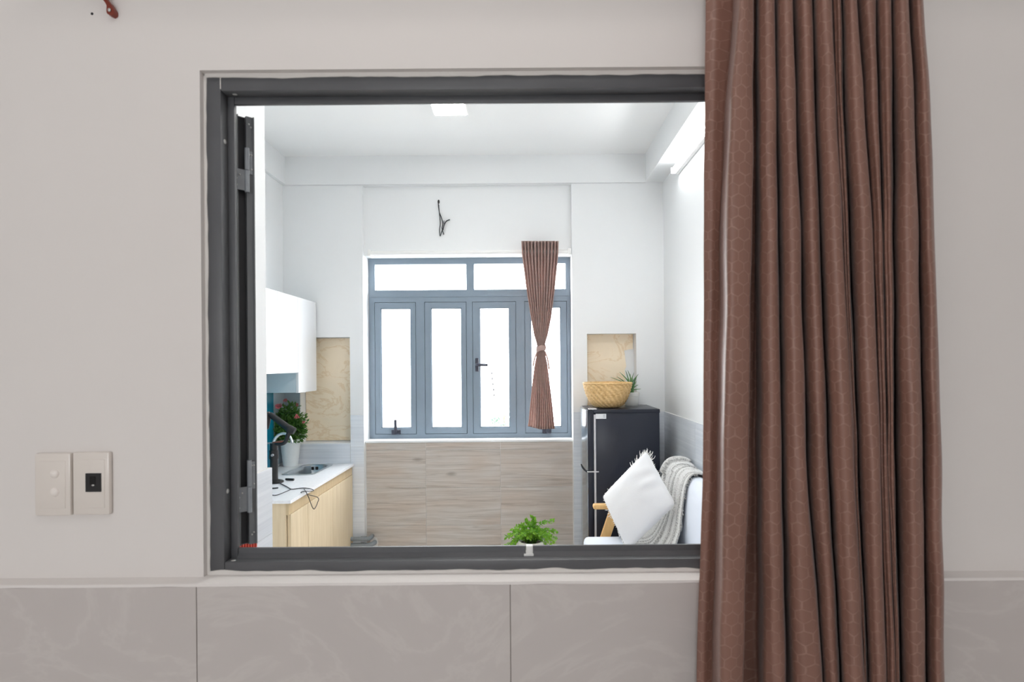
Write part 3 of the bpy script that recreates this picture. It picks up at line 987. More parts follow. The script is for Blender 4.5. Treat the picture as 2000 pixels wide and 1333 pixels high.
cr_ = thing('curtain_rod', (0.1, 1.0, 2.36), 'white rod holding the brown curtain above the window', 'curtain rod')
bm = NB(); tube(bm, [(-0.85, 1.005, zt + 0.012), (1.0, 1.005, zt + 0.012)], 0.012, 14, 1, False); obj('rod', bm, M['white_plastic'], cr_, 40)
for x in (-0.8, 0.95):
    bm = NB(); B(bm, x - 0.012, x + 0.012, 0.995, WF, zt + 0.0, zt + 0.03, 0.002); obj('bracket', bm, M['white_plastic'], cr_)
for x in (-0.85, 1.0):
    bm = NB(); ball(bm, (x, 1.005, zt + 0.012), 0.02, (1, 1, 1), 12); obj('finial', bm, M['white_plastic'], cr_, True)

# unseen ceiling lamp added to light the near room
t = thing('added_panel_lamp', (0.05, 0.1, ZC), 'unseen square LED panel lamp added on the ceiling of the nearer room', 'lamp')
bm = NB(); B(bm, -0.25, 0.35, -0.2, 0.4, ZC - 0.03, ZC); obj('housing', bm, M['white_plastic'], t)
bm = NB(); B(bm, -0.22, 0.32, -0.17, 0.37, ZC - 0.034, ZC - 0.0301); obj('diffuser', bm, M['near_added_lamp'], t)

# ================================================================== FAR THINGS
# ceiling lamps: the far one, and an unseen one added nearer for light
for lx, ly, lab in ((P(885, 214, 3.75).x, 3.53, 'small square white LED lamp on the kitchen ceiling'), (0.05, 2.25, 'unseen added square white LED lamp on the kitchen ceiling close behind the dark frame')):
    t = thing('ceiling_lamp', (lx, ly, ZC), lab, 'lamp', 'square LED lamps on the kitchen ceiling')
    bm = NB(); B(bm, lx - 0.11, lx + 0.11, ly - 0.11, ly + 0.11, ZC - 0.03, ZC, 0.004); obj('housing', bm, M['white_plastic'], t)
    bm = NB(); B(bm, lx - 0.098, lx + 0.098, ly - 0.098, ly + 0.098, ZC - 0.034, ZC - 0.0301); obj('diffuser', bm, M['lamp'] if ly > 3 else M['added_lamp'], t)
# fluorescent tube under the right beam
t = thing('tube_light', (1.06, 3.4, 2.88), 'lit fluorescent tube lamp on the right wall under the beam', 'lamp')
bm = NB(); B(bm, 1.062, 1.09, 2.72, 3.99, 2.868, 2.902, 0.003); obj('batten', bm, M['white_plastic'], t)
bm = NB(); tube(bm, [(1.045, 2.745, 2.888), (1.045, 3.965, 2.888)], 0.014, 14, 1, False); obj('tube', bm, M['tube'], t, 40)
for y in (2.735, 3.975):
    bm = NB(); B(bm, 1.028, 1.066, y - 0.011, y + 0.011, 2.864, 2.908, 0.003); obj('socket', bm, M['fridge_trim'], t)

# wires hanging from the wall above the window
yv = YR - 0.006
t = thing('hanging_wire', (P(856, 395, yv).x, yv, P(856, 395, yv).z), 'thin bare wires dangling from a hole above the far window', 'wire')
bm = NB(); q = P(856.5, 394, yv); ball(bm, (q.x, YR, q.z), 0.014, (0.6, 0.25, 1.2), 8); obj('wire_hole', bm, M['dark'], t, True)
w = lambda *ps: [Vector((P(a_, b_, yv).x, YR - 0.008 - 0.012 * math.sin(i * 1.1) ** 2, P(a_, b_, yv).z)) for i, (a_, b_) in enumerate(ps)]
for ps, r in (([(856, 394), (857, 405), (859, 420), (860, 437), (859, 450), (860, 462), (862, 455), (866, 447)], 0.0035), ([(857, 400), (858.5, 415), (862, 425), (865, 437), (864, 447), (867, 459)], 0.0035), ([(865, 450), (868, 440), (872, 433), (878.5, 429.5)], 0.0045), ([(867, 437), (867.5, 432)], 0.003)):
    bm = NB(); tube(bm, w(*ps), r, 6, 5); obj('wire', bm, M['cable'], t, True)

# white curtain rail over the window
yr = 4.475 - 0.06
yr = 4.40
rz = P(917, 493.5, yr).z
t = thing('curtain_rail', (-0.44, yr, rz), 'white curtain pole fixed across the top of the far window', 'curtain rail')
bm = NB(); tube(bm, [(P(719, 495, yr).x, yr, rz), (P(1114, 492, yr).x, yr, rz)], 0.0165, 14, 1, False); obj('rod', bm, M['white_plastic'], t, 40)
for px in (722, 1112):
    x = P(px, 493, yr).x
    bm = NB(); B(bm, x - 0.012, x + 0.012, yr - 0.02, YR, rz - 0.024, rz + 0.024, 0.004); obj('bracket', bm, M['white_plastic'], t, 40)

# tied curtain
YC = 4.385
prof = [(471, 1018.5, 1091), (500, 1020, 1090), (560, 1027.5, 1084), (620, 1037, 1076.5), (655, 1043.5, 1069.5), (672, 1048.5, 1064.5), (681, 1050, 1063.5), (690, 1049, 1064.5), (712, 1044.5, 1069), (745, 1040.5, 1073), (790, 1036, 1078.5), (825, 1033, 1082), (839, 1031, 1083.5)]
tc = thing('tied_curtain', (P(1057, 840, YC).x, YC, P(1057, 840, YC).z), 'short rose-brown curtain tied at its waist in front of the far window', 'curtain')
bm = NB(); uvl = bm.loops.layers.uv.new('UVMap')
NF = 11
rowsP = []
N2 = 76
for i in range(N2 + 1):
    py = 471 + (839 - 471) * i / N2
    for (y0, a0, b0), (y1, a1, b1) in zip(prof, prof[1:]):
        if py <= y1 + 1e-6:
            t_ = (py - y0) / (y1 - y0); l_, r_ = a0 + (a1 - a0) * t_, b0 + (b1 - b0) * t_
            break
    row = []
    amp = 0.009 + 0.00042 * (r_ - l_)
    if py > 681: amp *= 0.9
    for j in range(NF * 12 + 1):
        u = j / (NF * 12)
        ph = u * NF * 2 * math.pi
        px = l_ + (r_ - l_) * u
        px += 0.9 * math.sin(ph) * (r_ - l_) / 73
        drop = 0
        if i == N2: drop = 0
        yy = YC - amp * math.cos(ph) * (1.0 + 0.3 * math.sin(u * 17 + 2)) - 0.02 * math.sin(math.pi * u) * (1 - abs(r_ - l_) / 90)
        if py > 700 and u < 0.3:      # turned-out hem on the left
            k_ = (py - 700) / 139
            yy = yy * (1 - 0.75 * k_) + (YC - 0.035 * k_ - (0.3 - u) * 0.02) * 0.75 * k_
        pb = py + (((-6 * (1 - u / 0.45)) if u < 0.45 else -1.5 * (u - 0.45)) * max((py - 700) / 139, 0) if py > 700 else 0)
        q = P(px, pb, yy)
        row.append(q)
    rowsP.append(row)
vv = [[bm.verts.new(q) for q in row] for row in rowsP]
for i in range(N2):
    for j in range(NF * 12):
        f = bm.faces.new((vv[i][j], vv[i][j + 1], vv[i + 1][j + 1], vv[i + 1][j]))
        for lp, (ii, jj) in zip(f.loops, ((i, j), (i, j + 1), (i + 1, j + 1), (i + 1, j))):
            lp[uvl].uv = (jj / (NF * 12) * 0.7, rowsP[ii][0].z)
o = obj('fabric', bm, M['curtain2'], tc, True)
md = o.modifiers.new('thickness', 'SOLIDIFY'); md.thickness = 0.002; md.offset = 0
bm = NB()
cc = P(1056.7, 681, YC - 0.012)
n_ = 40
prev = None; first = None
for i in range(n_):
    a_ = 2 * math.pi * i / n_
    x, y = cc.x + 0.036 * math.cos(a_), cc.y + 0.034 * math.sin(a_)
    wob = 0.004 * math.sin(a_ * 3) + 0.008 * math.cos(a_)
    row = [bm.verts.new((x, y, cc.z - 0.020 + wob)), bm.verts.new((x + 0.004 * math.cos(a_), y + 0.004 * math.sin(a_), cc.z + wob)), bm.verts.new((x, y, cc.z + 0.020 + wob))]
    if prev:
        for q in range(2): bm.faces.new((prev[q], row[q], row[q + 1], prev[q + 1]))
    else: first = row
    prev = row
for q in range(2): bm.faces.new((prev[q], first[q], first[q + 1], prev[q + 1]))
band = obj('tieback', bm, M['curtain2'], tc, True)
bm = NB()
for ps in ([(1064, 686), (1069, 700), (1071, 712), (1072.5, 722)], [(1049, 688), (1044, 702), (1041, 716)]):
    pth = catmull([P(a_, b_, YC - 0.045) for a_, b_ in ps], 5)
    prev = None
    for q in pth:
        row = [bm.verts.new((q.x - 0.006, q.y, q.z)), bm.verts.new((q.x + 0.006, q.y - 0.003, q.z)), bm.verts.new((q.x + 0.006, q.y + 0.001, q.z)), bm.verts.new((q.x - 0.006, q.y + 0.004, q.z))]
        if prev:
            for z_ in range(4): bm.faces.new((prev[z_], prev[(z_ + 1) % 4], row[(z_ + 1) % 4], row[z_]))
        else: bm.faces.new(row)
        prev = row
    bm.faces.new(prev[::-1])
obj('tie_end', bm, M['curtain2'], tc, True)

# upper cabinets ------------------------------------------------------------
XF = -1.62
ZU1 = 2.035


def wall_cab(y0, y1, z0, name, label, doors):
    t = thing(name, ((XL + XF) / 2, (y0 + y1) / 2, z0), label, 'cabinet', 'white wall cabinets')
    bm = NB(); B(bm, XL + 0.008, XF - 0.019, y0 + 0.001, y1 - 0.001, z0, ZU1, 0.001); obj('body', bm, M['cab_side'], t)
    for a_, b_ in doors:
        bm = NB(); B(bm, XF - 0.018, XF, a_ + 0.0015, b_ - 0.0015, z0 - 0.002, ZU1 + 0.002, 0.0015); obj('door', bm, M['white_gloss'], t)


wall_cab(2.95, 4.07, 1.497, 'wall_cabinet', 'white gloss wall cabinet with the shorter doors, nearer unit', [(2.95, 3.34), (3.34, 3.73), (3.73, 4.07)])
wall_cab(4.07, 4.425, 1.352, 'wall_cabinet', 'white gloss wall cabinet hanging lower, against the far wall', [(4.07, 4.425)])

# base cabinet and worktop --------------------------------------------------
ZT = 0.781
XC = XX(691, YP)          # worktop front edge
YN0 = 3.227
XD = XC - 0.012
t = thing('base_cabinet', (-1.6, 3.8, 0), 'pale oak base cabinet under the white sink worktop', 'cabinet')
bm = NB()
bx0, bx1, by0, by1, bz0, bz1 = XL + 0.009, XD - 0.022, YN0 + 0.012, YP - 0.012, 0.08, ZT - 0.020
B(bm, bx0, bx1, by0, by0 + 0.018, bz0, bz1); B(bm, bx0, bx1, by1 - 0.018, by1, bz0, bz1); B(bm, bx0, bx0 + 0.01, by0, by1, bz0, bz1); B(bm, bx0, bx1, by0, by1, bz0, bz0 + 0.018)
obj('body', bm, M['oak'], t)
bm = NB(); B(bm, XL + 0.004, XD - 0.06, YN0 + 0.03, YP - 0.02, 0.0, 0.08); obj('plinth', bm, M['oak_dark'], t)
bm = NB(); B(bm, XD - 0.022, XD - 0.004, YN0 + 0.012, YP - 0.012, ZT - 0.085, ZT - 0.020); obj('rail', bm, M['oak_dark'], t)
ys = [YN0 + 0.03, 1111 * -XD / (1025 - 599.5), 4.02, YP - 0.015]
ys[2] = (ys[1] + ys[3]) / 2
for a_, b_ in zip(ys, ys[1:]):
    bm = NB(); B(bm, XD - 0.021, XD, a_ + 0.002, b_ - 0.002, 0.085, ZT - 0.088 if a_ != ys[0] else ZT - 0.088, 0.001); obj('door', bm, M['oak'], t)
# worktop with the sink hole
SKX0, SKX1, SKY0, SKY1 = -1.715, -1.478, 3.965, 4.395
wt = thing('worktop', (-1.6, 3.8, ZT - 0.03), 'white speckled worktop over the oak base cabinet', 'worktop')
bm = NB()
B(bm, XL + 0.008, XC, YN0, SKY0 + 0.012, ZT - 0.018, ZT); B(bm, XL + 0.008, XC, SKY1 - 0.012, YP - 0.011, ZT - 0.018, ZT)
B(bm, XL + 0.008, SKX0 + 0.012, SKY0 + 0.012, SKY1 - 0.012, ZT - 0.018, ZT); B(bm, SKX1 - 0.012, XC, SKY0 + 0.012, SKY1 - 0.012, ZT - 0.018, ZT)
obj('slab', bm, M['worktop'], wt)


def rrect(x0, x1, y0, y1, r, n=8):
    pts = []
    for cx_, cy_, a0 in ((x1 - r, y1 - r, 0), (x0 + r, y1 - r, 90), (x0 + r, y0 + r, 180), (x1 - r, y0 + r, 270)):
        for i in range(n + 1):
            a_ = math.radians(a0 + 90 * i / n)
            pts.append((cx_ + r * math.cos(a_), cy_ + r * math.sin(a_)))
    return pts


def loft(bm, rings, cap=True):
    rr = [[bm.verts.new(p) for p in r] for r in rings]
    n = len(rr[0])
    for a_, b_ in zip(rr, rr[1:]):
        for j in range(n):
            bm.faces.new((a_[j], a_[(j + 1) % n], b_[(j + 1) % n], b_[j]))
    if cap: bm.faces.new(rr[-1])
    return rr


sk = thing('sink', ((SKX0 + SKX1) / 2, (SKY0 + SKY1) / 2, ZT - 0.15), 'brushed steel sink basin set into the white worktop', 'sink')
bm = NB()
lv = [(0.0, 0.0005, 0.05), (0.0, 0.003, 0.05), (0.022, 0.003, 0.06), (0.026, -0.004, 0.07), (0.034, -0.13, 0.06), (0.06, -0.15, 0.05)]
loft(bm, [[(x, y, ZT + dz) for x, y in rrect(SKX0 + i_, SKX1 - i_, SKY0 + i_, SKY1 - i_, r_)] for i_, dz, r_ in lv])
obj('basin', bm, M['steel'], sk, 35)
for px in (611, 619):
    q = P(px, 911, SKY1 - 0.028)
    bm = NB(); B(bm, q.x - 0.009, q.x + 0.009, SKY1 - 0.038, SKY1 - 0.026, ZT - 0.036, ZT - 0.012, 0.003); obj('overflow_slot', bm, M['frame_dark'], sk)
# faucet
t = thing('faucet', (-1.81, 4.04, ZT), 'white gooseneck faucet arching over the sink', 'faucet')
fy = 4.10
pp = [P(533, 912, fy), P(532, 880, fy), P(535, 862, fy), P(544, 850.5, fy), P(556, 847.5, fy), P(566, 853, fy), P(571, 866, fy)]
pp[0].z = ZT + 0.003
pp[0].x = pp[1].x = max(pp[1].x, -1.83)
bm = NB(); tube(bm, pp, [0.011, 0.011, 0.010, 0.009, 0.008], 12, 7); obj('spout', bm, M['chrome'], t, True)
bm = NB(); tube(bm, [(pp[0].x, fy, ZT + 0.003), (pp[0].x, fy, ZT + 0.03)], 0.019, 14, 1, False); obj('base', bm, M['chrome'], t, 40)
bm = NB(); tube(bm, [P(542, 868, fy - 0.03), P(530, 866, fy - 0.03), P(518, 867, fy - 0.02)], 0.006, 8, 3); obj('lever', bm, M['chrome'], t, True)

# flower pot ----------------------------------------------------------------
PX, PY = -1.792, 4.338
ZP = ZT + 0.0005
t = thing('flowering_plant', (PX, PY, ZP), 'bushy pink-flowering plant in a tall white pot beside the sink', 'plant')
bm = NB()
prof_ = [(0.0, 0.0), (0.050, 0.0), (0.053, 0.004)]
for i in range(17): prof_.append((0.053 + 0.021 * i / 16 + (0.0011 if i % 2 else 0), 0.006 + 0.188 * i / 16))
prof_ += [(0.078, 0.200), (0.077, 0.206), (0.071, 0.206), (0.068, 0.18), (0, 0.18)]
lathe(bm, prof_, (PX, PY, ZP), 40)
obj('pot', bm, M['potrib'], t, 40)
bm = NB(); lathe(bm, [(0.0, 0.195), (0.0695, 0.19)], (PX, PY, ZP), 24); obj('soil', bm, M['soil'], t)
rnd = random.Random(5)
bm = NB()
top = ZP + 0.19
for i in range(30):
    a_ = rnd.uniform(0, 6.28); r_ = rnd.uniform(0.02, 0.12)
    e_ = Vector((PX + r_ * math.cos(a_), PY + 0.75 * r_ * math.sin(a_) - 0.02, top + rnd.uniform(0.08, 0.24)))
    e_.x = max(e_.x, XL + 0.02)
    tube(bm, [(PX + rnd.uniform(-.03, .03), PY + rnd.uniform(-.03, .03), top), (PX + (e_.x - PX) * .5, PY + (e_.y - PY) * .4, top + 0.1), e_], [0.003, 0.0015], 5, 3)
obj('stems', bm, M['fern_dark'], t, True)
bm = NB()
for cx_, cy_, cz_, r_, n_l, s_ in ((0.0, -0.02, 0.09, 0.11, 560, 1), (-0.05, -0.03, 0.15, 0.08, 260, 2), (0.045, -0.02, 0.06, 0.075, 260, 3), (0.0, -0.03, 0.22, 0.06, 150, 4), (0.06, -0.02, 0.17, 0.06, 150, 6), (0.10, -0.03, 0.07, 0.035, 26, 7), (0.10, -.03, 0.13, 0.04, 18, 8), (-0.03, -0.04, 0.03, 0.09, 260, 9), (-0.06, -0.05, 0.10, 0.08, 200, 10), (0.03, -0.03, 0.25, 0.05, 50, 12)):
    leaf_cloud(bm, (PX + cx_, PY + cy_, top + cz_), r_, n_l, 0.032, s_, (1, 0.8, 0.9))
for v in bm.verts:
    v.co.x = max(v.co.x, XL + 0.01); v.co.y = min(v.co.y, YP - 0.012)
    if v.co.z < ZP + 0.185 and v.co.x < PX + 0.06: v.co.z = ZP + 0.20
obj('foliage', bm, M['rose_leaf'], t, kind='stuff')
for (px, py, r_, mk) in ((543, 794, 0.022, 'rose'), (579.5, 814.5, 0.020, 'rose'), (557, 783, 0.016, 'rose_dim'), (580, 791, 0.013, 'rose_dim'), (593, 825, 0.012, 'rose_dim'), (523, 793, 0.012, 'rose'), (548, 792, 0.014, 'rose_dim')):
    q = P(px, py, PY - 0.10)
    q.x = max(q.x, XL + 0.03)
    bm = NB()
    for k_ in range(16):
        d = Vector((rnd.gauss(0, 1), rnd.gauss(0, 1) - 0.5, rnd.gauss(0, 1))).normalized()
        leaf(bm, q + d * r_ * 0.15, d, r_, r_ * 1.1, rnd)
    obj('flower', bm, M[mk], t)

# black clamp stand on the worktop ------------------------------------------
sy = 3.80
base = PZ(535, 943, ZT); base = Vector((base.x, base.y, ZT))
sy = base.y
t = thing('clamp_stand', base, 'black jointed stand with a slanted tube arm on the worktop', 'stand')
bm = NB(); lathe(bm, [(0, 0), (0.06, 0), (0.06, 0.008), (0.054, 0.012), (0.03, 0.014), (0.0, 0.014)], base, 28); obj('base', bm, M['black'], t, 40)
bx = P(535, 900, sy).x
bm = NB(); tube(bm, [(bx, sy, ZT + 0.012), (bx, sy, P(535, 866, sy).z)], 0.0245, 16, 1, False); obj('post', bm, M['black'], t, 40)
z_ = P(535, 888, sy).z
bm = NB(); tube(bm, [(bx, sy, z_ - 0.028), (bx, sy, z_ + 0.028)], 0.029, 16, 1, False); cl = obj('collar', bm, M['black'], t, 40)
bm = NB(); tube(bm, [(bx + 0.005, sy - 0.026, z_), (bx + 0.008, sy - 0.046, z_)], 0.008, 10, 1, False); obj('knob', bm, M['hinge'], cl, 40)
bm = NB(); tube(bm, [P(533, 866, sy), P(545, 864, sy - .01), P(557, 863, sy - .02)], 0.008, 10, 4); obj('rod', bm, M['copper'], t, True)
bm = NB(); tube(bm, [P(536, 868, sy - .01), P(550, 868, sy - .02), P(558, 863, sy - .02), P(562, 852, sy - .02), P(566, 842, sy - .02)], [0.009, 0.011, 0.012, 0.014, 0.016], 12, 5); obj('elbow', bm, M['black'], t, True)
bm = NB(); tube(bm, [P(527, 810, sy - .02), P(545, 823, sy - .02), P(560, 834, sy - .02), P(565, 838, sy - .02), P(575.5, 843, sy - .02)], [0.018, 0.020, 0.021, 0.026, 0.022], 16, 4); obj('arm', bm, M['black'], t, 60)
bm = NB(); tube(bm, [P(521, 805, sy - .02), P(522, 820, sy - .02), P(519, 838, sy - .02)], [0.02, 0.022, 0.018], 14, 4); obj('head', bm, M['black'], t, True)

# odds on the worktop
q = PZ(566.5, 939, ZT)
bm = NB(); tube(bm, [Vector((q.x - 0.03, q.y + 0.004, ZT + 0.008)), Vector((q.x + 0.03, q.y - 0.012, ZT + 0.008))], [0.007, 0.0075], 10, 1, False)
tag(obj('marker_pen', bm, M['black'], None, 40), 'short black pen lying on the worktop in front of the sink', 'pen')
q = PZ(536, 955.5, ZT)
bm = NB(); tube(bm, [Vector((q.x - 0.02, q.y - 0.01, ZT + 0.005)), Vector((q.x, q.y - 0.004, ZT + 0.005)), Vector((q.x + 0.02, q.y + 0.008, ZT + 0.005))], 0.004, 8, 3)
tag(obj('metal_clip', bm, M['frame_dark'], None, True), 'small dark clip lying near the worktop end', 'clip')
zc = ZT + 0.0035
cb = lambda px, py: PZ(px, py, zc)
bm = NB()
tube(bm, [cb(541, 941), cb(550, 946), cb(560, 951), cb(569, 956), cb(580, 955), cb(590, 954), cb(598, 954)], 0.0028, 7, 6)
xo = XC + 0.004
ce = lambda px, py: Vector((xo, -xo * F / -(px - VPX - (py - VPY) * SR), P(px, py, -xo * F / -(px - VPX - (py - VPY) * SR)).z))
tube(bm, [cb(598, 954), cb(606, 955.5), cb(612, 959), Vector((XC - 0.012, PZ(617, 963, zc).y, zc + .002)), ce(620, 972), ce(620, 983), ce(616, 992), ce(613, 995), ce(609, 989), ce(604, 975), ce(601, 968), cb(598, 962), cb(594, 956)], 0.0024, 7, 7)
tube(bm, [cb(569, 956), cb(560, 960), cb(548, 965), cb(538, 968), cb(528, 967)], 0.0024, 7, 6)
tag(obj('power_cable', bm, M['cable'], None, True), 'thin black cable looping over the worktop edge', 'cable')

# drain pipes in the corner
t = thing('drain_pipe', (-1.28, 4.40, 0.1), 'pair of grey plastic drain pipes entering the wall beside the base cabinet', 'pipe')
for py, r_, px1 in ((1053.5, 0.016, 727), (1066, 0.018, 732)):
    y_ = 4.375
    a_ = P(684.5, py, y_); b_ = P(718, py, y_); c_ = P(px1 - 2, py - 4, 4.40); d_ = P(px1, py - 7, 4.49)
    bm = NB(); tube(bm, [a_, a_.lerp(b_, .5), b_, c_, d_], r_, 14, 6); pi = obj('pipe', bm, M['pipe'], t, True)
    bm = NB(); tube(bm, [P(705, py, y_), P(716, py, y_)], r_ + 0.0035, 14, 1, False); obj('collar', bm, M['pipe'], pi, 40)
bm = NB()
q = P(731, 1056, YT)
vv = []
for i in range(14):
    a_ = 2 * math.pi * i / 14
    rr = 0.035 + 0.012 * noise.noise((math.cos(a_) * 2, math.sin(a_) * 2, 4))
    vv.append((q.x + rr * math.cos(a_) * 0.9, q.z - 0.02 + rr * 1.5 * math.sin(a_)))
f0 = [bm.verts.new((x, YT - 0.006, z)) for x, z in vv]; f1 = [bm.verts.new((x, YT, z)) for x, z in vv]
bm.faces.new(f0)
for i in range(14): bm.faces.new((f0[i], f1[i], f1[(i + 1) % 14], f0[(i + 1) % 14]))
obj('caulk', bm, M['caulk'], t)

# fridge --------------------------------------------------------------------
FYF, FYB = 4.00, 4.425
FZ = 1.55 - 91.5 * 4.0 / F
fx0, fx1 = XX(1159.5, FYF), XX(1287.5, FYF)
fd0 = XX(1146.5, FYF)
t = thing('refrigerator', ((fx0 + fx1) / 2, 4.2, 0), 'black two-door refrigerator with silver doors beside the sofa', 'refrigerator')
bm = NB(); B(bm, fx0 + 0.012, fx1, FYF, FYB, 0.03, FZ - 0.014, 0.004); obj('body', bm, M['fridge'], t, 40)
bm = NB(); B(bm, fx0 - 0.004, fx1 + 0.003, FYF - 0.003, FYB, FZ - 0.028, FZ, 0.005); obj('top', bm, M['fridge'], t, 40)
bm = NB(); B(bm, fx0 - 0.002, fx0 + 0.0118, FYF + 0.002, FYB, 0.04, FZ - 0.036); obj('gasket', bm, M['fridge_trim'], t)
zs = P(1152, 922, FYF).z
for z0, z1 in ((0.05, zs - 0.006), (zs + 0.006, FZ - 0.004)):
    bm = NB(); B(bm, fd0, fx0 - 0.003, FYF, FYB, z0, z1, 0.006); d = obj('door', bm, M['fridge'], t, 40)
    # bowed silver front
    bm = NB()
    n = 16
    rows_ = []
    for zz in (z0 + 0.002, z1 - 0.002):
        rows_.append([bm.verts.new((fd0 - 0.001 - 0.022 * math.sin(math.pi * i / n) ** 0.6, FYF + 0.003 + (FYB - FYF - 0.006) * i / n, zz)) for i in range(n + 1)] + [bm.verts.new((fd0 + 0.002, FYB - 0.003, zz)), bm.verts.new((fd0 + 0.002, FYF + 0.003, zz))])
    m_ = len(rows_[0])
    for i in range(m_): bm.faces.new((rows_[0][i], rows_[0][(i + 1) % m_], rows_[1][(i + 1) % m_], rows_[1][i]))
    bm.faces.new(rows_[0]); bm.faces.new(rows_[1][::-1])
    obj('door_front', bm, M['fridge_door'], d, 40)
bm = NB(); B(bm, fd0 - 0.004, fx0 + 0.03, FYF - 0.006, FYF + 0.02, zs - 0.004, zs + 0.004); obj('hinge', bm, M['fridge_trim'], t)
bm = NB(); tube(bm, [P(1151, 922, FYF - .004), P(1144, 919, FYF + .02), P(1138, 912, FYF + .03), P(1135, 907, FYF + .04)], 0.004, 8, 4); obj('handle', bm, M['black'], t, True)
bm = NB(); B(bm, fd0 + 0.01, fx0 + 0.02, FYF - 0.004, FYF + 0.05, FZ, FZ + 0.006, 0.002); obj('top_hinge', bm, M['fridge_trim'], t)
a_, b_ = P(1163.5, 809, FYF), P(1184, 818.5, FYF)
bm = NB(); B(bm, a_.x, b_.x, FYF - 0.0012, FYF + 0.001, b_.z, a_.z); lb = obj('sticker', bm, M['label'], t)
bm = NB()
for i in range(3): B(bm, b_.x - 0.022, b_.x - 0.006, FYF - 0.0016, FYF - 0.0011, a_.z - 0.009 - i * 0.008, a_.z - 0.006 - i * 0.008)
obj('print', bm, M['ink'], lb)

# wicker bowl
bc = Vector((XX(1186, 4.17), 4.17, FZ))
t = thing('wicker_bowl', bc, 'golden woven wicker bowl on top of the refrigerator', 'bowl')
bm = NB()
SEG = 192
ctrl = [(0.0, 0.004), (0.05, 0.003), (0.082, 0.004), (0.104, 0.014), (0.129, 0.042), (0.149, 0.08), (0.164, 0.12), (0.174, 0.160), (0.178, 0.178)]
pr = catmull([Vector((a_, 0, b_)) for a_, b_ in ctrl], 6)
rings = []
for i, q in enumerate(pr):
    rg = []
    for j in range(SEG):
        a_ = 2 * math.pi * j / SEG
        wv_ = 0.0060 * math.sin(a_ * 24 + i * 0.9) * min(i / 8, 1) * (0.6 + 0.4 * math.sin(i * 2.1))
        r_ = max(q.x + wv_, 0.0002)
        rg.append(bm.verts.new((bc.x + r_ * math.cos(a_), bc.y + r_ * math.sin(a_), bc.z + q.z)))
    rings.append(rg)
for a_, b_ in zip(rings, rings[1:]):
    for j in range(SEG): bm.faces.new((a_[j], a_[(j + 1) % SEG], b_[(j + 1) % SEG], b_[j]))
ins = []
for q in pr[::-1][::3]:
    ins.append([bm.verts.new((bc.x + max(q.x - 0.008, 0.0002) * math.cos(2 * math.pi * j / SEG), bc.y + max(q.x - 0.008, 0.0002) * math.sin(2 * math.pi * j / SEG), bc.z + q.z + 0.006)) for j in range(SEG)])
for a_, b_ in zip([rings[-1]] + ins, ins):
    for j in range(SEG): bm.faces.new((a_[j], a_[(j + 1) % SEG], b_[(j + 1) % SEG], b_[j]))
obj('basket', bm, M['wicker'], t, True)
bm = NB()
tube(bm, [(bc.x + 0.175 * math.cos(a_ * math.pi / 20), bc.y + 0.175 * math.sin(a_ * math.pi / 20), bc.z + 0.18) for a_ in range(41)], 0.0065, 8, 1, False)
obj('rim', bm, M['wicker'], t, True)

# aloe pot
ac = Vector((XX(1233, 4.345), 4.345, FZ))
t = thing('aloe_plant', ac, 'spiky aloe in a small white pot on the refrigerator', 'plant')
bm = NB(); lathe(bm, [(0, 0), (0.046, 0), (0.050, 0.006), (0.055, 0.072), (0.0585, 0.074), (0.060, 0.100), (0.055, 0.102), (0.049, 0.088), (0, 0.086)], ac, 36); obj('pot', bm, M['pot'], t, 40)
bm = NB(); lathe(bm, [(0, 0.092), (0.05, 0.09)], ac, 20); obj('soil', bm, M['soil'], t)
tips = [(1192, 737), (1205, 736), (1210, 727), (1215, 731), (1222, 724), (1226, 723.5), (1231, 730), (1236, 739), (1244, 735), (1247, 731), (1243, 745), (1247, 752), (1252, 760), (1203, 748), (1238, 728)]
for i, (px, py) in enumerate(tips):
    y_ = 4.345 + 0.03 * math.sin(i * 2.4)
    e_ = P(px, py, y_)
    s_ = ac + Vector((0.012 * math.cos(i * 2.4), 0.012 * math.sin(i * 2.4), 0.09))
    mid_ = s_.lerp(e_, 0.45) + Vector(((s_.x - e_.x) * 0.22, 0, 0.012))
    bm = NB(); tube(bm, [s_, mid_, e_], [0.0075, 0.006, 0.0008], 6, 6); obj('leaf', bm, M['aloe'], t, True)

# sofa ------------------------------------------------------------------------
ZS = 0.415
SY0, SY1 = 2.36, 3.74
sfx = P(1140, 1060, 3.70).x
t = thing('sofa', (0.72, 3.05, 0), 'pale two-seat sofa with honey-coloured wooden arms along the right wall', 'sofa')
bm = NB(); B(bm, sfx, 0.93, SY0, SY1, ZS - 0.135, ZS, 0.035); obj('seat_cushion', bm, M['sofa'], t, True)
bm = NB()
n = 10
bp = [(0.945, 0.38), (0.905, 0.45), (0.900, 0.62), (0.918, 0.80), (0.945, 0.868), (0.985, 0.885), (1.03, 0.872), (1.06, 0.82), (1.07, 0.5), (1.06, 0.36)]
bp = [(v.x, v.z) for v in catmull([Vector((a_, 0, b_)) for a_, b_ in bp], 4)]
rr_ = loft(bm, [[(0.985 + (x - 0.985) * s_, y, 0.6 + (z - 0.6) * s_) for x, z in bp] for y, s_ in ((SY0 + 0.03, 0.75), (SY0 + 0.035, 0.92), (SY0 + 0.06, 1), (3.0, 1.01), (SY1 - 0.05, 1), (SY1 - 0.025, 0.92), (SY1 - 0.02, 0.75))])
bm.faces.new(rr_[0][::-1])
obj('back_cushion', bm, M['sofa'], t, True)
bm = NB(); B(bm, sfx + 0.03, 1.05, SY0 - 0.01, SY1 + 0.01, ZS - 0.185, ZS - 0.137, 0.006); obj('base_frame', bm, M['beech'], t)
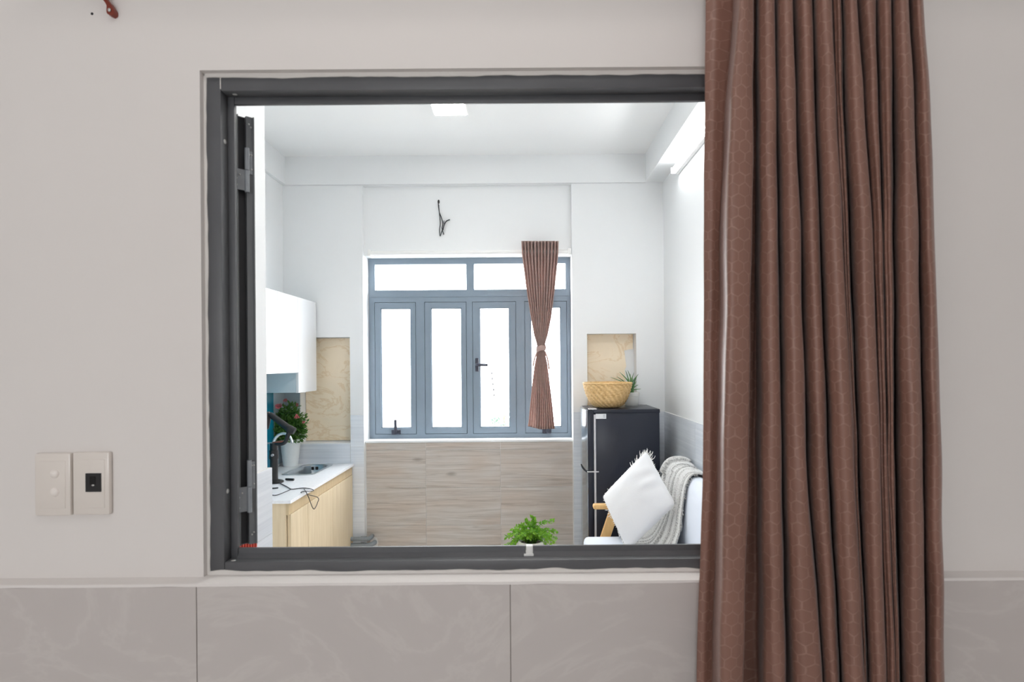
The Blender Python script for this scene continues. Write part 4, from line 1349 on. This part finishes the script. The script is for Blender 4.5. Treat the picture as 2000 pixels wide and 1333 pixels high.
for yy in (SY1 + 0.045, SY0 - 0.045):
    ax0 = P(1158, 989, 3.785).x
    za = P(1170, 984.5, 3.785).z
    bm = NB(); B(bm, ax0, 1.02, yy - 0.03, yy + 0.03, za - 0.034, za, 0.013); obj('arm_rest', bm, M['beech'], t, 40)
    bm = NB()
    tl, bl = P(1201, 992, 3.785), P(1181, 1052, 3.785)
    dx = (bl.x - tl.x) / (tl.z - bl.z)
    xb = tl.x + dx * (tl.z - 0.0)
    w_ = 0.031
    hexa(bm, [(xb - w_, yy - 0.018, 0), (xb + w_, yy - 0.018, 0), (xb + w_, yy + 0.018, 0), (xb - w_, yy + 0.018, 0), (tl.x - w_, yy - 0.018, za - 0.03), (tl.x + w_, yy - 0.018, za - 0.03), (tl.x + w_, yy + 0.018, za - 0.03), (tl.x - w_, yy + 0.018, za - 0.03)])
    obj('leg', bm, M['beech'], t)
    bm = NB(); B(bm, 0.95, 1.01, yy - 0.018, yy + 0.018, 0, za - 0.03, 0.003); obj('leg', bm, M['beech'], t)

# knitted throw ----------------------------------------------------------------
bt = thing('knitted_throw', (0.9, 3.45, ZS), 'grey and white knitted throw draped over the sofa back', 'throw')
path = catmull([Vector(p_) for p_ in ((1.074, 0, 0.74), (1.066, 0, 0.835), (1.03, 0, 0.885), (0.985, 0, 0.899), (0.942, 0, 0.884), (0.911, 0, 0.82), (0.888, 0, 0.70), (0.868, 0, 0.60), (0.825, 0, 0.50), (0.77, 0, 0.44), (0.70, 0, 0.428), (0.60, 0, 0.428))], 8)
bm = NB(); uvl = bm.loops.layers.uv.new('UVMap')
NBY = 64
al = [0.0]
for a_, b_ in zip(path, path[1:]): al.append(al[-1] + (b_ - a_).length)
gr = []
for i, q in enumerate(path):
    tt = i / (len(path) - 1)
    d = (path[min(i + 1, len(path) - 1)] - path[max(i - 1, 0)]).normalized()
    nrm = Vector((-d.z, 0, d.x)); nrm = nrm if nrm.dot(Vector((-1, 0, 1))) > 0 else -nrm
    ynear = 3.235 + 0.03 * math.sin(tt * 7) - 0.10 * max(tt - 0.62, 0) / 0.38
    yfar = 3.725 - 0.02 * math.sin(tt * 5)
    row = []
    for j in range(NBY + 1):
        u = j / NBY
        y = ynear + (yfar - ynear) * u
        off = 0.010 + 0.008 * math.sin(u * 27 + 1.4 * math.sin(tt * 4) + 3 * noise.noise((u * 3, tt * 2, 7))) + 0.014 * noise.noise((u * 6, tt * 5, 2)) + 0.004 * math.sin(u * 83)
        off *= min(0.35 + u * 6, 1)
        off += 0.034 * math.exp(-((u - 0.95) / 0.07) ** 2) * (1 if tt < 0.45 else 0.2) + 0.016 * math.exp(-((u - 0.62) / 0.08) ** 2) * (1 if tt < 0.4 else 0.3)
        off = max(off, 0.0035)
        row.append(Vector((q.x, y, q.z)) + nrm * off)
    gr.append(row)
vv = [[bm.verts.new((min(p_.x, 1.078), p_.y, p_.z)) for p_ in r] for r in gr]
for i in range(len(path) - 1):
    for j in range(NBY):
        f = bm.faces.new((vv[i][j], vv[i][j + 1], vv[i + 1][j + 1], vv[i + 1][j]))
        for lp, (ii, jj) in zip(f.loops, ((i, j), (i, j + 1), (i + 1, j + 1), (i + 1, j))):
            lp[uvl].uv = (jj / NBY * 0.5, al[ii])
o = obj('knit', bm, M['knit'], bt, True)
md = o.modifiers.new('thickness', 'SOLIDIFY'); md.thickness = 0.006; md.offset = -1
bm = NB()
rnd = random.Random(3)
for r in gr[2:-2]:
    q = r[0]
    if rnd.random() < 0.85:
        e_ = q + Vector((rnd.uniform(-.008, .008), -0.016, rnd.uniform(-.015, .004)))
        tube(bm, [q, q.lerp(e_, .5) + Vector((0, 0, .003)), e_], 0.002, 4, 2)
obj('fringe', bm, M['knit'], bt, True, kind='stuff')

# pillow -----------------------------------------------------------------------
pil = thing('throw_pillow', P(1226, 1066, 3.40), 'white fringed square pillow standing on its corner on the sofa', 'pillow')
c0, c1, c2, c3 = P(1263, 880, 3.50), P(1176, 970, 3.60), P(1226, 1082, 3.40), P(1321, 986, 3.30)
c2.z = max(c2.z, ZS + 0.004)
nrm = ((c1 - c3).cross(c2 - c0)).normalized()
if nrm.y > 0: nrm = -nrm
N = 40
bm = NB()


def pil_pt(u, v, side):
    base_ = c0 * (1 - u) * (1 - v) + c1 * u * (1 - v) + c2 * u * v + c3 * (1 - u) * v
    cen = (c0 + c1 + c2 + c3) / 4
    eu, ev = 4 * u * (1 - u), 4 * v * (1 - v)
    # edges pull in a little between the corners
    pull = 0.10 * ((1 - eu) * ev + (1 - ev) * eu)
    base_ = base_.lerp(cen, pull * 0.22)
    cr_n = (1 - eu) ** 6 * (1 - ev) ** 6
    base_ = base_.lerp(cen, cr_n * 0.05)
    h = (eu * ev) ** 0.42 * 0.078
    h += 0.004 * noise.noise((u * 5, v * 5, side * 3)) * (eu * ev) ** 0.3
    # creases fanning in from the top right edge
    h += 0.010 * math.sin(v * 26 + u * 9) * math.exp(-((u - 0.12) / 0.16) ** 2 - ((v - 0.45) / 0.22) ** 2) if side > 0 else 0
    return base_ + nrm * h * side


for side in (1, -1):
    g = [[bm.verts.new(pil_pt(i / N, j / N, side)) for j in range(N + 1)] for i in range(N + 1)]
    for i in range(N):
        for j in range(N):
            bm.faces.new((g[i][j], g[i + 1][j], g[i + 1][j + 1], g[i][j + 1]))
bmesh.ops.remove_doubles(bm, verts=bm.verts[:], dist=0.0004)
obj('cushion', bm, M['cushion'], pil, True)
bm = NB()
rnd = random.Random(11)
edges = [(lambda s: (s, 0.0), 0.02, 0.34, 26), (lambda s: (0.0, s), 0.02, 0.18, 12), (lambda s: (0.0, s), 0.5, 0.62, 4), (lambda s: (s, 1.0), 0.02, 0.1, 6), (lambda s: (1.0, s), 0.25, 0.55, 14), (lambda s: (s, 0.0), 0.34, 1.0, 26), (lambda s: (1.0, s), 0.0, 1.0, 26), (lambda s: (s, 1.0), 0.1, 1.0, 24), (lambda s: (0.0, s), 0.18, 1.0, 22)]
cen = (c0 + c1 + c2 + c3) / 4
for k_, (fn, s0, s1, n_) in enumerate(edges):
    for i in range(n_):
        s_ = s0 + (s1 - s0) * (i + rnd.random()) / n_
        u, v = fn(s_)
        q = pil_pt(u, v, 1)
        d = (q - cen).normalized()
        ln = rnd.uniform(0.012, 0.03) if k_ < 5 else rnd.uniform(0.003, 0.008)
        sd = Vector((rnd.uniform(-1, 1), rnd.uniform(-.5, .5), rnd.uniform(-1, 1))) * ln * 0.6
        e_ = q + d * ln + sd
        e_.z = max(e_.z, ZS + 0.003)
        tube(bm, [q - d * 0.003, q.lerp(e_, 0.5) + sd * 0.4, e_], [0.0022, 0.0012], 4, 3)
obj('fringe', bm, M['fringe'], pil, True, kind='stuff')

# fern on the low table -----------------------------------------------------------
FYN = 3.0
fc = Vector((P(1037, 1068, FYN).x, FYN, 0.43))
t = thing('side_table', (fc.x, FYN, 0), 'low round beech table under the fern', 'table')
bm = NB(); lathe(bm, [(0, 0.402), (0.21, 0.402), (0.22, 0.408), (0.22, 0.424), (0.214, 0.43), (0, 0.43)], (fc.x, FYN, 0), 40); obj('table_top', bm, M['beech'], t, 40)
for a_ in (45, 135, 225, 315):
    r_ = math.radians(a_)
    bm = NB(); tube(bm, [(fc.x + 0.18 * math.cos(r_), FYN + 0.18 * math.sin(r_), 0), (fc.x + 0.13 * math.cos(r_), FYN + 0.13 * math.sin(r_), 0.404)], [0.012, 0.017], 12, 1, False); obj('leg', bm, M['beech'], t, 40)
t = thing('potted_fern', fc, 'bright green fern in a white pot just above the dark window rail', 'plant')
zr = 0.60
bm = NB(); lathe(bm, [(0, 0), (0.045, 0), (0.05, 0.006), (0.066, 0.17), (0.069, 0.187), (0.064, 0.187), (0.058, 0.16), (0, 0.16)], fc, 36); pt = obj('pot', bm, M['pot'], t, 40)
bm = NB(); lathe(bm, [(0, 0.172), (0.0625, 0.169)], fc, 20); obj('soil', bm, M['soil'], t)
bm = NB()
rnd = random.Random(2)
for a_, z_ in ((-1.95, 0.165), (-1.8, 0.15), (-1.3, 0.168), (-1.15, 0.155), (-1.5, 0.12)):
    r_ = 0.0655
    ball(bm, (fc.x + r_ * math.cos(a_), fc.y + r_ * math.sin(a_), fc.z + z_), 0.009, (1, 0.3, 1.2), 8)
obj('leaf_motif', bm, M['fern_dark'], pt, True)
bm = NB(); bs = NB()
tips = [(1040, 1011, 0), (1047, 1020, .02), (1027, 1018, -.02), (1018, 1026, .03), (1080, 1018, -.02), (1087, 1040, 0), (1086, 1052, -.05), (1078, 1062, -.08), (1070, 1050, -.10), (988, 1050, -.02), (990, 1066, -.05), (1000, 1035, .03), (997, 1045, -.08), (1008, 1030, .08), (1035, 1022, .08), (1060, 1035, .08), (1075, 1045, .08), (1004, 1060, -.10), (1033, 1052, -.13), (1068, 1062, -.10), (1002, 1066, -.02), (1073, 1068, .0), (1022, 1045, -.13), (1040, 1040, -.12), (1055, 1045, -.12), (1015, 1050, -.1), (1003, 1055, .05), (1065, 1040, .0), (1050, 1030, .0), (1025, 1032, -.04), (1083, 1058, .04)]
for px, py, dy in tips:
    e_ = P(px, py, FYN + dy * 0.8)
    s_ = fc + Vector((rnd.uniform(-.03, .03), rnd.uniform(-.03, .03), 0.172))
    m_ = s_.lerp(e_, 0.5) + Vector((0, 0, 0.035))
    pth = catmull([s_, m_, e_], 9)
    tube(bs, [s_, m_, e_], [0.0022, 0.001], 5, 6)
    for i, q in enumerate(pth[3:]):
        d = (pth[min(i + 4, len(pth) - 1)] - pth[i + 2]).normalized()
        sd = d.cross(Vector((rnd.uniform(-.5, .5), rnd.uniform(-1, 0), 1))).normalized()
        for sg in (-1, 1):
            dd = (sd * sg + d * 0.7 + Vector((0, 0, rnd.uniform(-.3, .3)))).normalized()
            leaf(bm, q, dd, rnd.uniform(0.014, 0.026), 0.012, rnd)
obj('stems', bs, M['fern_dark'], t, True)
obj('fronds', bm, M['fern'], t, kind='stuff')

# red ribbed panel behind the sash ---------------------------------------------------
x0 = -0.966; x1 = -0.930; y1 = F * 0.930 / 522.5
t = thing('ribbed_panel', (-0.95, y1 - 0.15, 0), 'red ribbed plastic panel leaning by the tiled wall behind the sash', 'panel')
bm = NB(); B(bm, x0, x1 - 0.008, y1 - 0.26, y1, 0, 1.14); obj('board', bm, M['red'], t)
yy = y1 - 0.255
while yy < y1 - 0.008:
    bm = NB(); B(bm, x1 - 0.008, x1, yy, yy + 0.011, 0.01, 1.135, 0.002); obj('rib', bm, M['red'], t)
    yy += 0.018
